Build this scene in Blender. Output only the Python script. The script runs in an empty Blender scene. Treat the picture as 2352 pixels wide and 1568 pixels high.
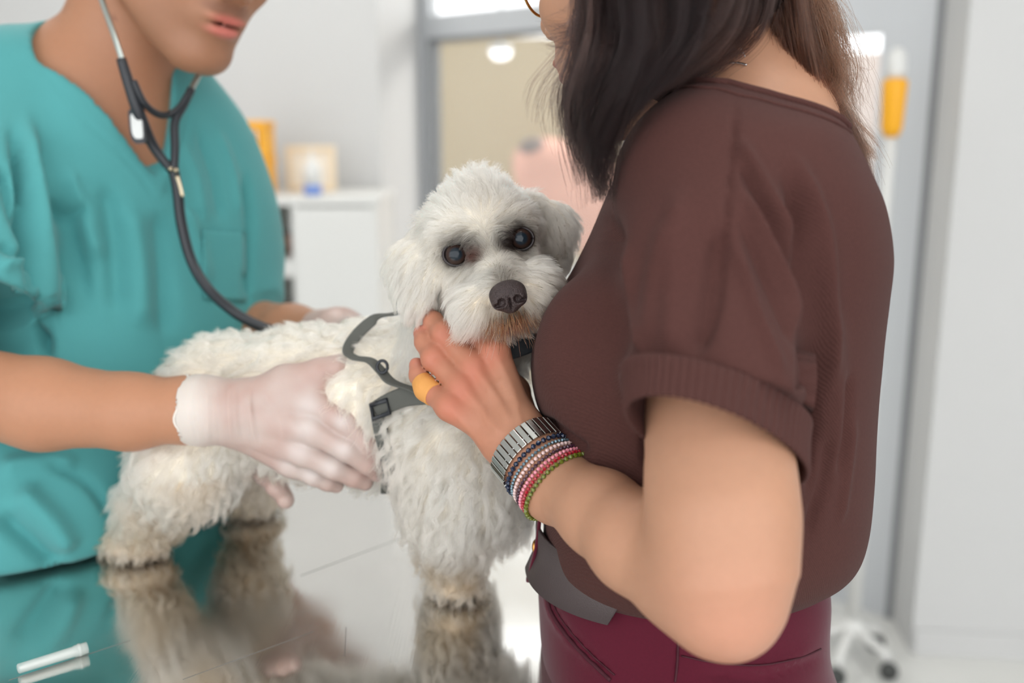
import bpy, math, numpy as np
from mathutils import Vector, Matrix
rng = np.random.default_rng(7)
S = bpy.context.scene
COL = S.collection
# ---------------------------------------------------------------- camera
H, PITCH, FPX, CX, CY = 1.35, math.radians(12.21), 2352*35/36, 1176.0, 784.0
cam = bpy.data.cameras.new('camera'); cam.lens = 35; cam.sensor_width = 36
cam.dof.use_dof = True; cam.dof.focus_distance = 0.775; cam.dof.aperture_fstop = 2.8
cam.clip_start = 0.02
camo = bpy.data.objects.new('camera', cam); COL.objects.link(camo)
camo.location = (0, 0, H); camo.rotation_euler = (math.pi/2-PITCH, 0, 0); S.camera = camo
# ---------------------------------------------------------------- light
W = bpy.data.worlds.new('world'); S.world = W; W.use_nodes = True
W.node_tree.nodes['Background'].inputs[0].default_value = (0.975, 0.985, 1.0, 1)
W.node_tree.nodes['Background'].inputs[1].default_value = 1.95
def area(name, loc, target, size, sizey, power, col=(1, 1, 1)):
    l = bpy.data.lights.new(name, 'AREA'); l.shape = 'RECTANGLE'; l.size = size; l.size_y = sizey
    l.energy = power; l.color = col
    o = bpy.data.objects.new(name, l); COL.objects.link(o); o.location = loc
    o.rotation_euler = (Vector(target)-Vector(loc)).to_track_quat('-Z', 'Y').to_euler()
    return o
area('ceiling_lamp_light', (-0.9, 2.3, 2.62), (-0.9, 2.3, 0), 1.2, 0.6, 8, (1, .98, .95))
area('ceiling_lamp_light', (0.5, 0.9, 2.62), (0.5, 0.9, 0), 1.2, 0.6, 3, (1, .98, .95))
area('next_room_light', (1.6, 5.2, 2.6), (1.2, 5.2, 0), 1.6, 1.0, 60, (1, .97, .92))
V = S.view_settings
V.view_transform = 'Standard'; V.look = 'None'; V.gamma = 1; V.use_curve_mapping = False; V.exposure = 0.38
S.cycles.max_bounces = 8; S.cycles.diffuse_bounces = 4; S.cycles.glossy_bounces = 6; S.cycles.transmission_bounces = 7; S.cycles.transparent_max_bounces = 8; S.cycles.use_adaptive_sampling = True; S.cycles.adaptive_threshold = .1; S.cycles.use_light_tree = False; S.cycles.use_denoising = True
S.cycles.sample_clamp_indirect = 6; S.cycles.caustics_reflective = True; S.cycles.blur_glossy = 1.0; S.cycles.caustics_refractive = False
# ---------------------------------------------------------------- helpers
cp, sp = math.cos(PITCH), math.sin(PITCH)
CAM = np.array([0, 0, H])
def P(px, py, d):                       # pixel and optical depth -> world point
    a, b = (px-CX)/FPX, (CY-py)/FPX
    return np.array([d*a, d*(cp+sp*b), H+d*(-sp+cp*b)])
def PY(px, py, Y):                      # pixel and world Y -> world point
    b = (CY-py)/FPX
    return P(px, py, Y/(cp+sp*b))
def PZ(px, py, z):                      # pixel and world height -> world point
    b = (CY-py)/FPX
    return P(px, py, (z-H)/(-sp+cp*b))
def proj(v):                            # world points -> pixels + depth
    v = np.asarray(v, float)-CAM
    d = v[:, 1]*cp-v[:, 2]*sp; u = v[:, 1]*sp+v[:, 2]*cp
    return CX+FPX*v[:, 0]/d, CY-FPX*u/d, d
def L(*pts): return np.array([P(*p) for p in pts])
def link(o, parent=None):
    COL.objects.link(o)
    if parent is not None: o.parent = parent
    return o
def tag(o, label=None, cat=None, group=None, kind=None):
    if label: o['label'] = label
    if cat: o['category'] = cat
    if group: o['group'] = group
    if kind: o['kind'] = kind
    return o
def empty(name, label, cat, group=None, kind=None):
    return tag(link(bpy.data.objects.new(name, None)), label, cat, group, kind)
def mesh(name, v, f, mat=None, parent=None, smooth=True, col=None):
    me = bpy.data.meshes.new(name)
    v = np.asarray(v, np.float32)
    if isinstance(f, np.ndarray):
        n, k = f.shape
        me.vertices.add(len(v)); me.vertices.foreach_set('co', v.ravel())
        me.loops.add(n*k); me.loops.foreach_set('vertex_index', f.astype(np.int32).ravel())
        me.polygons.add(n); me.polygons.foreach_set('loop_start', np.arange(0, n*k, k, dtype=np.int32))
        me.update(calc_edges=True)
    else:
        me.from_pydata([tuple(map(float, p)) for p in v], [], [tuple(map(int, q)) for q in f])
    me.polygons.foreach_set('use_smooth', np.full(len(me.polygons), smooth))
    if col is not None:
        c = np.ones((len(v), 4), np.float32); c[:, :3] = col
        me.color_attributes.new('Col', 'FLOAT_COLOR', 'POINT').data.foreach_set('color', c.ravel())
    me.update()
    o = bpy.data.objects.new(name, me)
    if mat: me.materials.append(mat)
    return link(o, parent)
class MB:                               # collects simple shapes into one mesh
    def __init__(s): s.v, s.f = [], []
    def add(s, v, f):
        n = len(s.v); s.v += [tuple(p) for p in v]; s.f += [tuple(i+n for i in q) for q in f]; return s
    def box(s, lo, hi, M=None):
        (a, b, c), (d, e, g) = lo, hi
        v = [(a,b,c),(d,b,c),(d,e,c),(a,e,c),(a,b,g),(d,b,g),(d,e,g),(a,e,g)]
        if M is not None: v = [tuple(M @ Vector(p)) for p in v]
        return s.add(v, [(0,3,2,1),(4,5,6,7),(0,1,5,4),(1,2,6,5),(2,3,7,6),(3,0,4,7)])
    def lathe(s, prof, M=None, n=20, cap=True):
        v = [(r*math.cos(2*math.pi*k/n), r*math.sin(2*math.pi*k/n), z) for r, z in prof for k in range(n)]
        m = len(prof)
        f = [(i*n+k, i*n+(k+1) % n, (i+1)*n+(k+1) % n, (i+1)*n+k) for i in range(m-1) for k in range(n)]
        if cap: f += [tuple(range(n))[::-1], tuple(range((m-1)*n, m*n))]
        if M is not None: v = [tuple(M @ Vector(p)) for p in v]
        return s.add(v, f)
    def tube(s, pts, r, n=10, flat=None):
        v, f = tube(pts, r, n, flat); return s.add(v, [tuple(q) for q in f])
    def build(s, name, mat, parent=None, smooth=False, bevel=0):
        o = mesh(name, s.v, s.f, mat, parent, smooth)
        if bevel:
            b = o.modifiers.new('bevel', 'BEVEL'); b.width = bevel; b.segments = 2; b.limit_method = 'ANGLE'
        return o
def spline(pts, n):                     # Catmull-Rom through points (any columns)
    p = np.asarray(pts, float)
    q = np.vstack([2*p[0]-p[1], p, 2*p[-1]-p[-2]])
    seg = np.r_[0, np.cumsum(np.linalg.norm(np.diff(p[:, :3], axis=0), axis=1))]
    t = np.interp(np.linspace(0, seg[-1], n), seg, np.arange(len(p)))
    i = np.minimum(t.astype(int), len(p)-2); u = (t-i)[:, None]
    a, b, c, d = q[i], q[i+1], q[i+2], q[i+3]
    return .5*((2*b)+(c-a)*u+(2*a-5*b+4*c-d)*u**2+(-a+3*b-3*c+d)*u**3)
def frames(c, up0=None):
    t = np.gradient(c, axis=0); t /= np.linalg.norm(t, axis=1)[:, None]+1e-12
    up = np.array(up0 if up0 is not None else (0.13, 0.21, 1.0), float)
    N = []
    for k in range(len(c)):
        n = up-t[k]*np.dot(up, t[k])
        if np.linalg.norm(n) < 1e-4: n = np.array([1., 0, 0])-t[k]*t[k][0]
        n /= np.linalg.norm(n); N.append(n)
        if up0 is None: up = n
    N = np.array(N); return t, N, np.cross(t, N)
def tube(pts, r, n=10, flat=None, up=None):   # flat = (w, h) half sizes of a strap
    c = np.asarray(pts, float); m = len(c)
    t, N, B = frames(c, up)
    a = np.linspace(0, 2*np.pi, n, endpoint=False)
    if flat: ca, sa = np.sign(np.cos(a))*np.abs(np.cos(a))**.4*flat[0], np.sign(np.sin(a))*np.abs(np.sin(a))**.4*flat[1]; r = np.ones(m)
    else: ca, sa = np.cos(a), np.sin(a); r = np.broadcast_to(np.asarray(r, float), (m,))
    v = c[:, None]+r[:, None, None]*(ca[None, :, None]*B[:, None]+sa[None, :, None]*N[:, None])
    f = [(i*n+k, i*n+(k+1) % n, (i+1)*n+(k+1) % n, (i+1)*n+k) for i in range(m-1) for k in range(n)]
    f += [tuple(range(n))[::-1], tuple(range((m-1)*n, m*n))]
    return v.reshape(-1, 3), f
def tubeobj(name, pts, r, mat, parent=None, n=10, flat=None, up=None):
    v, f = tube(pts, r, n, flat, up); return mesh(name, v, f, mat, parent)
# ---------------------------------------------------------------- implicit surfaces
def smin(a, b, k):
    h = np.clip(.5+.5*(b-a)/k, 0, 1); return b+(a-b)*h-k*h*(1-h)
def smax(a, b, k): return -smin(-a, -b, k)
f4 = lambda a: np.asarray(a, np.float32)
def nrm(q): return np.sqrt(np.einsum('ij,ij->i', q, q))
def cone(p, a, b, ra, rb):              # capsule with two radii
    a, b = f4(a), f4(b); d = b-a; q = p-a
    t = np.clip((q@d)/np.float32(d@d), 0, 1); q = q-t[:, None]*d
    return nrm(q)-(np.float32(ra)+np.float32(rb-ra)*t)
def chain(p, pts, rs, k=.01):
    f = None
    for i in range(len(pts)-1):
        g = cone(p, pts[i], pts[i+1], rs[i], rs[i+1]); f = g if f is None else smin(f, g, k)
    return f
def ell(p, c, r, R=None):               # ellipsoid; R rows = axes
    q = p-f4(c)
    if R is not None: q = q@f4(R).T
    q = q/f4(r); l = nrm(q)
    return l*(l-1)/(nrm(q/f4(r))+np.float32(1e-9))
def sheet(p, pts, rs, side, rside):     # tube with elliptic section: side vector and its radius
    best = None
    for i in range(len(pts)-1):
        a, b = f4(pts[i]), f4(pts[i+1]); d = b-a
        q = p-a; t = np.clip((q@d)/np.float32(d@d), 0, 1); q = q-t[:, None]*d
        s0 = f4(side[i]); s0 = s0/np.linalg.norm(s0)
        u = q@s0; w2 = np.maximum(np.einsum('ij,ij->i', q, q)-u*u, 0)
        R1 = rside[i]+(rside[i+1]-rside[i])*t; R2 = rs[i]+(rs[i+1]-rs[i])*t
        g = (np.sqrt((u/R1)**2+w2/R2**2)-1)*np.minimum(R1, R2)
        best = g if best is None else smin(best, g, .006)
    return best
def surface(F, lo, hi, h):              # block-sparse sampling + surface nets
    lo, hi = np.asarray(lo, float), np.asarray(hi, float)
    B = 4
    nb = np.ceil((hi-lo)/(h*B)).astype(int)+1
    n = nb*B+1
    g = np.stack(np.meshgrid(*[np.arange(k) for k in nb], indexing='ij'), -1).reshape(-1, 3)
    c = f4(lo+(g+.5)*B*h)
    fc = F(c)
    act = np.abs(fc) < B*h*1.3
    A = np.empty(n, np.float32)
    A[:-1, :-1, :-1] = np.repeat(np.repeat(np.repeat(fc.reshape(nb), B, 0), B, 1), B, 2); A[-1] = A[-2]; A[:, -1] = A[:, -2]; A[:, :, -1] = A[:, :, -2]
    need = np.zeros(n, bool)
    ga = g[act]*B
    o = np.stack(np.meshgrid(*[np.arange(B+1)]*3, indexing='ij'), -1).reshape(-1, 3)
    idx = (ga[:, None]+o[None]).reshape(-1, 3); need[idx[:, 0], idx[:, 1], idx[:, 2]] = True
    ii = np.argwhere(need)
    out = np.empty(len(ii))
    for s in range(0, len(ii), 400000): out[s:s+400000] = F(f4(lo+ii[s:s+400000]*h))
    A[ii[:, 0], ii[:, 1], ii[:, 2]] = out
    s = A < 0
    cs = [(x, y, z) for x in (0, 1) for y in (0, 1) for z in (0, 1)]
    m = np.array(n)-1
    cnt = sum(s[x:x+m[0], y:y+m[1], z:z+m[2]].astype(np.int8) for x, y, z in cs)
    cell = np.argwhere((cnt > 0) & (cnt < 8))
    vid = np.full(m, -1, np.int64); vid[cell[:, 0], cell[:, 1], cell[:, 2]] = np.arange(len(cell))
    acc = np.zeros((len(cell), 3)); num = np.zeros(len(cell))
    for i in range(8):
        for j in range(i+1, 8):
            a, b = np.array(cs[i]), np.array(cs[j])
            if np.abs(a-b).sum() != 1: continue
            ca, cb = cell+a, cell+b
            va = A[ca[:, 0], ca[:, 1], ca[:, 2]].astype(float); vb = A[cb[:, 0], cb[:, 1], cb[:, 2]].astype(float)
            x = (va < 0) != (vb < 0); t = np.where(x, va/(va-vb+1e-20), 0)
            acc += np.where(x[:, None], a+(b-a)*t[:, None], 0); num += x
    v = lo+(cell+acc/num[:, None])*h
    faces = []
    for ax in range(3):
        b, c2 = (ax+1) % 3, (ax+2) % 3
        s0 = np.moveaxis(s, ax, 0); d = np.moveaxis(s0[:-1] != s0[1:], 0, ax); sg = np.moveaxis(s0[:-1], 0, ax)
        e = np.argwhere(d); e = e[(e[:, b] > 0) & (e[:, c2] > 0) & (e[:, b] < m[b]) & (e[:, c2] < m[c2])]
        q = []
        for ob, oc in ((1, 1), (0, 1), (0, 0), (1, 0)):
            w = e.copy(); w[:, b] -= ob; w[:, c2] -= oc; q.append(vid[w[:, 0], w[:, 1], w[:, 2]])
        q = np.stack(q, 1); fl = ~sg[e[:, 0], e[:, 1], e[:, 2]]
        q[fl] = q[fl][:, ::-1]; faces.append(q)
    f = np.vstack(faces); return v, f[(f >= 0).all(1)]
def vnormals(v, f):
    q = v[f]; n = np.cross(q[:, 2]-q[:, 0], q[:, 3]-q[:, 1]) if f.shape[1] == 4 else np.cross(q[:, 1]-q[:, 0], q[:, 2]-q[:, 0])
    N = np.zeros_like(v)
    for k in range(f.shape[1]): np.add.at(N, f[:, k], n)
    return N/(np.linalg.norm(N, axis=1)[:, None]+1e-12)
def relax(v, f, it=2, w=.5):
    for _ in range(it):
        a = np.zeros_like(v); c = np.zeros(len(v))
        for i in range(4):
            for j in ((i+1) % 4, (i+3) % 4):
                np.add.at(a, f[:, i], v[f[:, j]]); np.add.at(c, f[:, i], 1)
        v = v+w*(a/np.maximum(c, 1)[:, None]-v)
    return v
def within(p, c, r, fn):                # evaluate fn only near a ball
    d = nrm(p-f4(c))-np.float32(r); out = d+.03; m = d < .025
    if m.any(): out[m] = fn(p[m])
    return out
def polydist(x, y, line):               # screen distance to a polyline and position along it
    best = np.full(len(x), 1e9); tt = np.zeros(len(x)); sd = np.zeros(len(x))
    l = np.asarray(line, float); n = len(l)-1
    for i in range(n):
        a, d = l[i, :2], l[i+1, :2]-l[i, :2]
        t = np.clip(((x-a[0])*d[0]+(y-a[1])*d[1])/(d@d), 0, 1)
        ex, ey = x-a[0]-t*d[0], y-a[1]-t*d[1]; q = np.hypot(ex, ey)
        m = q < best; best[m] = q[m]; tt[m] = ((i+t)/n)[m]
        sd[m] = (np.sign(d[0]*ey-d[1]*ex)*q)[m]
    return best, tt, sd
def folds(v, f, lines, dmax=None):      # press real creases (amp < 0) and ridges (amp > 0) into cloth
    N = vnormals(v, f); x, y, d = proj(v)
    face = ((CAM-v)*N).sum(1) > -.02
    if dmax is not None: face &= d < dmax
    off = np.zeros(len(v))
    for pts, w, amp in lines:
        c = spline(np.c_[np.array(pts, float), np.zeros(len(pts))], 24)[:, :2]; lo, hi = c.min(0)-3*w, c.max(0)+3*w
        i = np.where(face & (x > lo[0]) & (x < hi[0]) & (y > lo[1]) & (y < hi[1]))[0]
        q, t, _ = polydist(x[i], y[i], c)
        off[i] += amp*np.exp(-(q/w)**2)*np.clip(np.minimum(t, 1-t)*6+.15, 0, 1)
    return v+N*off[:, None]
def vnoise(p, s, seed=0):               # smooth value noise, -1..1
    p = np.asarray(p, float)*s; i = np.floor(p).astype(np.int64); u = p-i; u = u*u*(3-2*u)
    r = np.zeros(len(p))
    for x in (0, 1):
        for y in (0, 1):
            for z in (0, 1):
                k = ((i[:, 0]+x)*374761393+(i[:, 1]+y)*668265263+(i[:, 2]+z)*2147483647+seed*974711) & 0xffffffff
                k = ((k ^ (k >> 13))*1274126177) & 0xffffffff; k = k ^ (k >> 16)
                r += (k/0xffffffff*2-1)*np.where(x, u[:, 0], 1-u[:, 0])*np.where(y, u[:, 1], 1-u[:, 1])*np.where(z, u[:, 2], 1-u[:, 2])
    return r
# ---------------------------------------------------------------- materials
def lin(r, g, b):
    return tuple((c/12.92 if c <= .04045 else ((c+.055)/1.055)**2.4) for c in (r/255, g/255, b/255))
def material(name, col=(.8, .8, .8), rough=.5, metal=0, spec=.5, attr=False, noise=None, bump=None, sss=0, sheen=0, trans=0, emit=None, alpha=1, wave=None, aniso=0, coat=0):
    m = bpy.data.materials.new(name); m.use_nodes = True; nt = m.node_tree; b = nt.nodes['Principled BSDF']
    I = b.inputs; I['Base Color'].default_value = (*col, 1); I['Roughness'].default_value = rough; I['Metallic'].default_value = metal
    I['Specular IOR Level'].default_value = spec; I['Transmission Weight'].default_value = trans; I['Alpha'].default_value = alpha
    I['Sheen Weight'].default_value = sheen; I['Coat Weight'].default_value = coat
    if sss: I['Subsurface Weight'].default_value = sss; I['Subsurface Radius'].default_value = (.012, .005, .003); I['Subsurface Scale'].default_value = 1
    if emit: m.cycles.emission_sampling = 'NONE'; I['Emission Color'].default_value = (*emit[:3], 1); I['Emission Strength'].default_value = emit[3]
    N = nt.nodes.new; K = nt.links.new
    tc = N('ShaderNodeTexCoord'); src = None
    if attr:
        a = N('ShaderNodeAttribute'); a.attribute_name = 'Col'; src = a.outputs['Color']; K(src, I['Base Color'])
    if noise:                            # (scale, amount[, detail])
        t = N('ShaderNodeTexNoise'); t.inputs['Scale'].default_value = noise[0]; t.inputs['Detail'].default_value = noise[2] if len(noise) > 2 else 4
        K(tc.outputs['Object'], t.inputs['Vector'])
        r = N('ShaderNodeMapRange'); r.inputs[3].default_value = 1-noise[1]; r.inputs[4].default_value = 1+noise[1]; K(t.outputs['Fac'], r.inputs[0])
        x = N('ShaderNodeMix'); x.data_type = 'RGBA'; x.blend_type = 'MULTIPLY'; x.inputs[0].default_value = 1
        if src: K(src, x.inputs[6])
        else: x.inputs[6].default_value = (*col, 1)
        K(r.outputs[0], x.inputs[7]); K(x.outputs[2], I['Base Color'])
    if bump:                             # list of (scale or (sx,sy,sz), strength, distance)
        last = None
        for sc, st, di in bump:
            t = N('ShaderNodeTexNoise'); t.inputs['Detail'].default_value = 3
            mp = N('ShaderNodeMapping'); K(tc.outputs['Object'], mp.inputs[0])
            mp.inputs['Scale'].default_value = sc if isinstance(sc, tuple) else (sc,)*3; t.inputs['Scale'].default_value = 1
            K(mp.outputs[0], t.inputs['Vector'])
            bp = N('ShaderNodeBump'); bp.inputs['Strength'].default_value = st; bp.inputs['Distance'].default_value = di
            K(t.outputs['Fac'], bp.inputs['Height'])
            if last: K(last, bp.inputs['Normal'])
            last = bp.outputs[0]
        K(last, I['Normal'])
    if aniso: I['Anisotropic'].default_value = aniso
    return m
def nodes_of(m): return m.node_tree.nodes, m.node_tree.links.new, m.node_tree.nodes['Principled BSDF']
# ================================================================ the room
M_wall = material('wall_paint', lin(198, 198, 197), .6, noise=(3, .02))
M_alu = material('aluminium_frame', lin(196, 199, 202), .45, metal=.15)
M_alud = material('dark_gap', lin(128, 130, 132), .6)
M_tile = material('floor_tile', lin(214, 214, 210), .25, noise=(2, .06))
M_ceil = material('ceiling_paint', lin(240, 240, 238), .7)
M_glass = material('door_glass', (.9, .95, .95), .03, alpha=.08)
M_beige = material('beige_wall', lin(186, 170, 140), .7, noise=(1.2, .06))
M_pinkw = material('pale_pink_wall', lin(218, 204, 198), .7)
def slab(name, x0, y0, x1, y1, z0, z1, t, mat, kind='structure', parent=None):
    a, b = np.array([x0, y0]), np.array([x1, y1]); d = (b-a)/np.linalg.norm(b-a); n = np.array([-d[1], d[0]])*t
    q = [a, b, b+n, a+n]
    o = mesh(name, [(*p, z) for z in (z0, z1) for p in q], [(0,3,2,1),(4,5,6,7),(0,1,5,4),(1,2,6,5),(2,3,7,6),(3,0,4,7)], mat, parent, False)
    if kind and parent is None: tag(o, kind=kind)
    return o
# floor: a slab of grout colour with single tiles laid on it
fl = mesh('floor', [(-4,-3,-.004),(4.5,-3,-.004),(4.5,8,-.004),(-4,8,-.004)], [(0,1,2,3)], material('grout', lin(176,176,172), .8)); tag(fl, kind='structure')
tb = MB().box((-.2985,-.2985,-.003), (.2985,.2985,0)); tile0 = None
for i in range(-2, 6):
    for j in range(1, 8):
        x, y = i*.6, j*.6
        if tile0 is None: t = tile0 = tb.build('tile', M_tile, fl, bevel=0)
        else: t = tile0.copy(); link(t, fl)
        t.location = (x, y, 0)
ZC = 2.7
tag(mesh('ceiling', [(-4,-.8,ZC),(4.5,-.8,ZC),(4.5,3.9,ZC),(-4,3.9,ZC)], [(3,2,1,0)], M_ceil), kind='structure')
slab('wall_back', -3.2, 3.4, -.44, 3.4, 0, ZC, .1, M_wall)
slab('wall_back_return', -.44, 3.4, -.345, 3.86, 0, ZC, .1, M_wall)
slab('wall_left', -3.2, -.8, -3.2, 3.4, 0, ZC, .1, M_wall)
slab('wall_right_reveal', 1.065, 2.56, 1.045, 2.38, 0, ZC, .1, M_wall)
slab('wall_right', 1.045, 2.38, 3.6, 2.1, 0, ZC, .1, M_wall)
slab('wall_right_side', 3.6, 2.1, 3.6, -.8, 0, ZC, .1, M_wall)
slab('baseboard_right', 1.05, 2.37, 3.6, 2.09, 0, .07, .012, M_wall)
# slanted aluminium and glass partition
A0, A1 = np.array([-.345, 3.86]), np.array([1.065, 2.56]); AD = (A1-A0)/np.linalg.norm(A1-A0); AN = np.array([AD[1], -AD[0]]); AL = np.linalg.norm(A1-A0)
def pbar(name, s0, s1, z0, z1, mat, parent, off=0, t=.05):
    a, b = A0+AD*s0+AN*off, A0+AD*s1+AN*off
    return slab(name, a[0], a[1], b[0], b[1], z0, z1, t, mat, None, parent)
d1 = tag(link(bpy.data.objects.new('door_1', None)), 'tall aluminium framed glass door behind the dog', kind='structure')
pbar('frame', 0, .05, 0, ZC, M_alu, d1); pbar('frame', .95, 1.03, 0, 2.7, M_alu, d1)
pbar('frame', .05, .95, 1.665, 1.745, M_alu, d1); pbar('bead', .05, .065, 0, 1.665, M_alud, d1, .004)
pbar('bead', .05, .95, 1.65, 1.665, M_alud, d1, .004)
pbar('pane', .065, .95, .05, 1.65, M_glass, d1, -.02, .006); pbar('pane', .05, .95, 1.745, 2.65, M_glass, d1, -.02, .006)
d2 = tag(link(bpy.data.objects.new('door_2', None)), 'aluminium framed glass door beside the white wall', kind='structure')
pbar('frame', AL-.155, AL-.02, 0, ZC, M_alu, d2); pbar('frame', 1.03, AL-.155, 1.585, ZC, M_alu, d2); pbar('frame', 1.03, AL-.155, 0, .42, M_alu, d2)
pbar('seal', AL-.02, AL-.002, 0, ZC, M_alud, d2, .004)
pbar('pane', 1.03, AL-.155, .42, 1.585, M_glass, d2, -.02, .006)
# the next room
slab('wall_beige', -1.2, 5.4, 1.35, 4.9, 0, 1.78, .1, M_beige)
slab('wall_pale', 1.35, 4.9, 3.4, 3.6, 0, 1.68, .1, M_pinkw)
pk = empty('pink_cushion', 'soft pink padded shape far beyond the glass door above the dog', 'cushion')
_v, _f = surface(lambda p: smin(ell(p, (.28, 4.75, 1.02), (.24, .1, .26)), ell(p, (.12, 4.75, 1.17), (.12, .08, .12)), .1)+.015*vnoise(p, 9), (0, 4.5, .6), (.8, 5, 1.5), .03)
mesh('padding', _v, _f, material('pink_cloth', lin(220, 168, 150), .9), pk)
MB().tube([(.28, 4.75, .01), (.28, 4.75, .9)], .02).build('post', M_alu, pk, True); MB().lathe([(.16, 0), (.16, .015), (.03, .03)], Matrix.Translation((.28, 4.75, 0)), 24).build('foot_plate', M_alu, pk, True)
mesh('cap', *surface(lambda p: ell(p, (.10, 4.72, 1.25), (.07, .06, .05)), (0, 4.6, 1.2), (.25, 4.85, 1.4), .015), material('grey_cloth', lin(120, 108, 104), .9), pk)
lp = empty('round_lamp', 'round white ceiling lamp glowing beyond the glass door', 'lamp')
_c = PY(1150, 117, 4.9)
MB().lathe([(.015,.03),(.05,.025),(.055,.01),(.052,0)], Matrix.Translation(Vector(_c)), 24).build('rim', M_alu, lp, True)
MB().lathe([(.05,0),(.045,-.02),(.028,-.035),(.005,-.04)], Matrix.Translation(Vector(_c)), 24).build('diffuser', material('lamp_glow', (1,1,1), .5, emit=(1,1,1,1.6)), lp, True)
MB().tube([_c+[0,0,.025], [_c[0], _c[1], 2.7]], .008).build('stem', M_alu, lp, True)
slab('ceiling_next', -1.2, 4.2, 3.4, 4.2, 2.7, 2.74, 1.5, M_ceil)
# ceiling lamps of the room
for q, x in enumerate((-.9, .5)):
    y = (2.3, .9)[q]
    cl = empty('ceiling_lamp', ('flat ceiling lamp panel above the examining person in teal', 'flat ceiling lamp panel above the person in brown')[q], 'lamp', 'ceiling lamp panels')
    MB().box((x-.63,y-.33,2.66),(x+.63,y+.33,2.699)).build('housing', M_alu, cl)
    MB().box((x-.6,y-.3,2.648),(x+.6,y+.3,2.659)).build('diffuser', material('panel_glow', (1,1,1), .5, emit=(1,.99,.97,2)), cl)
# ---------------------------------------------------------------- stainless examination table
TZ = .9
M_steel = material('brushed_steel', lin(226, 224, 220), .09, metal=1, aniso=.3)
nn, K, B = nodes_of(M_steel)
tc = nn.new('ShaderNodeTexCoord'); mp = nn.new('ShaderNodeMapping'); mp.inputs['Rotation'].default_value = (0,0,.5); mp.inputs['Scale'].default_value = (400, 6, 1)
ns = nn.new('ShaderNodeTexNoise'); ns.inputs['Scale'].default_value = 1; ns.inputs['Detail'].default_value = 5
K(tc.outputs['Object'], mp.inputs[0]); K(mp.outputs[0], ns.inputs['Vector'])
n2 = nn.new('ShaderNodeTexNoise'); n2.inputs['Scale'].default_value = 9; n2.inputs['Detail'].default_value = 6; K(tc.outputs['Object'], n2.inputs['Vector'])
mr = nn.new('ShaderNodeMapRange'); mr.inputs[1].default_value = .35; mr.inputs[2].default_value = .7; mr.inputs[3].default_value = .06; mr.inputs[4].default_value = .2
K(n2.outputs['Fac'], mr.inputs[0]); K(mr.outputs[0], B.inputs['Roughness'])
bp = nn.new('ShaderNodeBump'); bp.inputs['Strength'].default_value = .06; bp.inputs['Distance'].default_value = .0006; K(ns.outputs['Fac'], bp.inputs['Height']); K(bp.outputs[0], B.inputs['Normal'])
tbl = empty('examination_table', 'polished stainless steel examination table under the white dog', 'table')
TX0, TX1, TY0, TY1 = -.53, .044, .28, 1.5
MB().box((TX0,TY0,TZ-.03),(TX1,TY1,TZ)).build('top', M_steel, tbl, bevel=.004)
M_seam = material('seam', lin(112,110,106), .7)
for a, b in (((720,1450),(420,1560)), ((300,1470),(20,1562)), ((950,1225),(690,1322)), ((795,1440),(792,1505))):
    MB().tube([PZ(*a,TZ), PZ(*b,TZ)], .0003, 6).build('seam', M_seam, tbl)
for x in (TX0+.06, TX1-.06):
    for y in (TY0+.08, TY1-.08): MB().box((x-.02,y-.02,0),(x+.02,y+.02,TZ-.03)).build('leg', M_steel, tbl)
MB().box((TX0+.05,TY0+.07,.2),(TX1-.05,TY1-.07,.22)).build('shelf', M_steel, tbl)
# ================================================================ the person in brown
def headsdf(p, C, R, s=1., man=False):
    q = (p-f4(C))@f4(R).T/np.float32(s); f, l, u = q[:, 0], np.abs(q[:, 1]), q[:, 2]; q = np.c_[f, l, u]
    g = ell(q, (-.012, 0, .03), (.098, .077, .088))
    g = smin(g, ell(q, (.03, 0, -.04), (.062, .061, .078)), .03)
    g = smin(g, cone(q, (-.002, .05, -.062), (.055, .014, -.105), .02, .02), .025)
    g = smin(g, ell(q, (.066, 0, -.104), (.024, .028, .02)), .018)
    g = smin(g, cone(q, (.08, .012, .024), (.06, .05, .022), .012, .012), .015)
    g = smin(g, ell(q, (.06, .042, -.022), (.024, .02, .02)), .02)
    g = smax(g, -ell(q, (.095, .032, .004), (.018, .017, .011)), .012)
    g = smin(g, nrm(q-f4((.072, .032, .004)))-.0125, .002)
    g = smin(g, cone(q, (.086, 0, .015), (.108, 0, -.026), .007, .0115), .012)
    g = smin(g, ell(q, (.096, .012, -.034), (.012, .008, .008)), .006)
    g = smax(g, -ell(q, (.099, .0075, -.042), (.006, .0038, .005)), .003)
    g = smin(g, ell(q, (.078, 0, -.062), (.018, .03, .022)), .015)
    g = smin(g, ell(q, (.0925, .006, -.0605), (.008, .019, .0055)), .004)
    g = smin(g, ell(q, (.0895, 0, -.0735), (.009, .02, .0065)), .004)
    g = smax(g, -ell(q, (.097, 0, -.0668), (.011, .022, .0018)), .002)
    g = smin(g, ell(q, (-.01, .078, -.005), (.02, .008, .033)), .006)
    return g*s
def axes(F, U):
    F = np.array(F, float); F /= np.linalg.norm(F); U = np.array(U, float); U -= F*(U@F); U /= np.linalg.norm(U)
    return np.array([F, np.cross(U, F), U])
wo = empty('person', 'person in a brown knit top and burgundy trousers, dark wavy hair, holding the dog', 'person')
WC = P(1517, -77, .75); WR = axes((-.766, .643, -.10), (-.05, 0, 1))
def hand_pts(*a): return [P(*x[:3]) for x in a], [x[3] for x in a]
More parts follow.
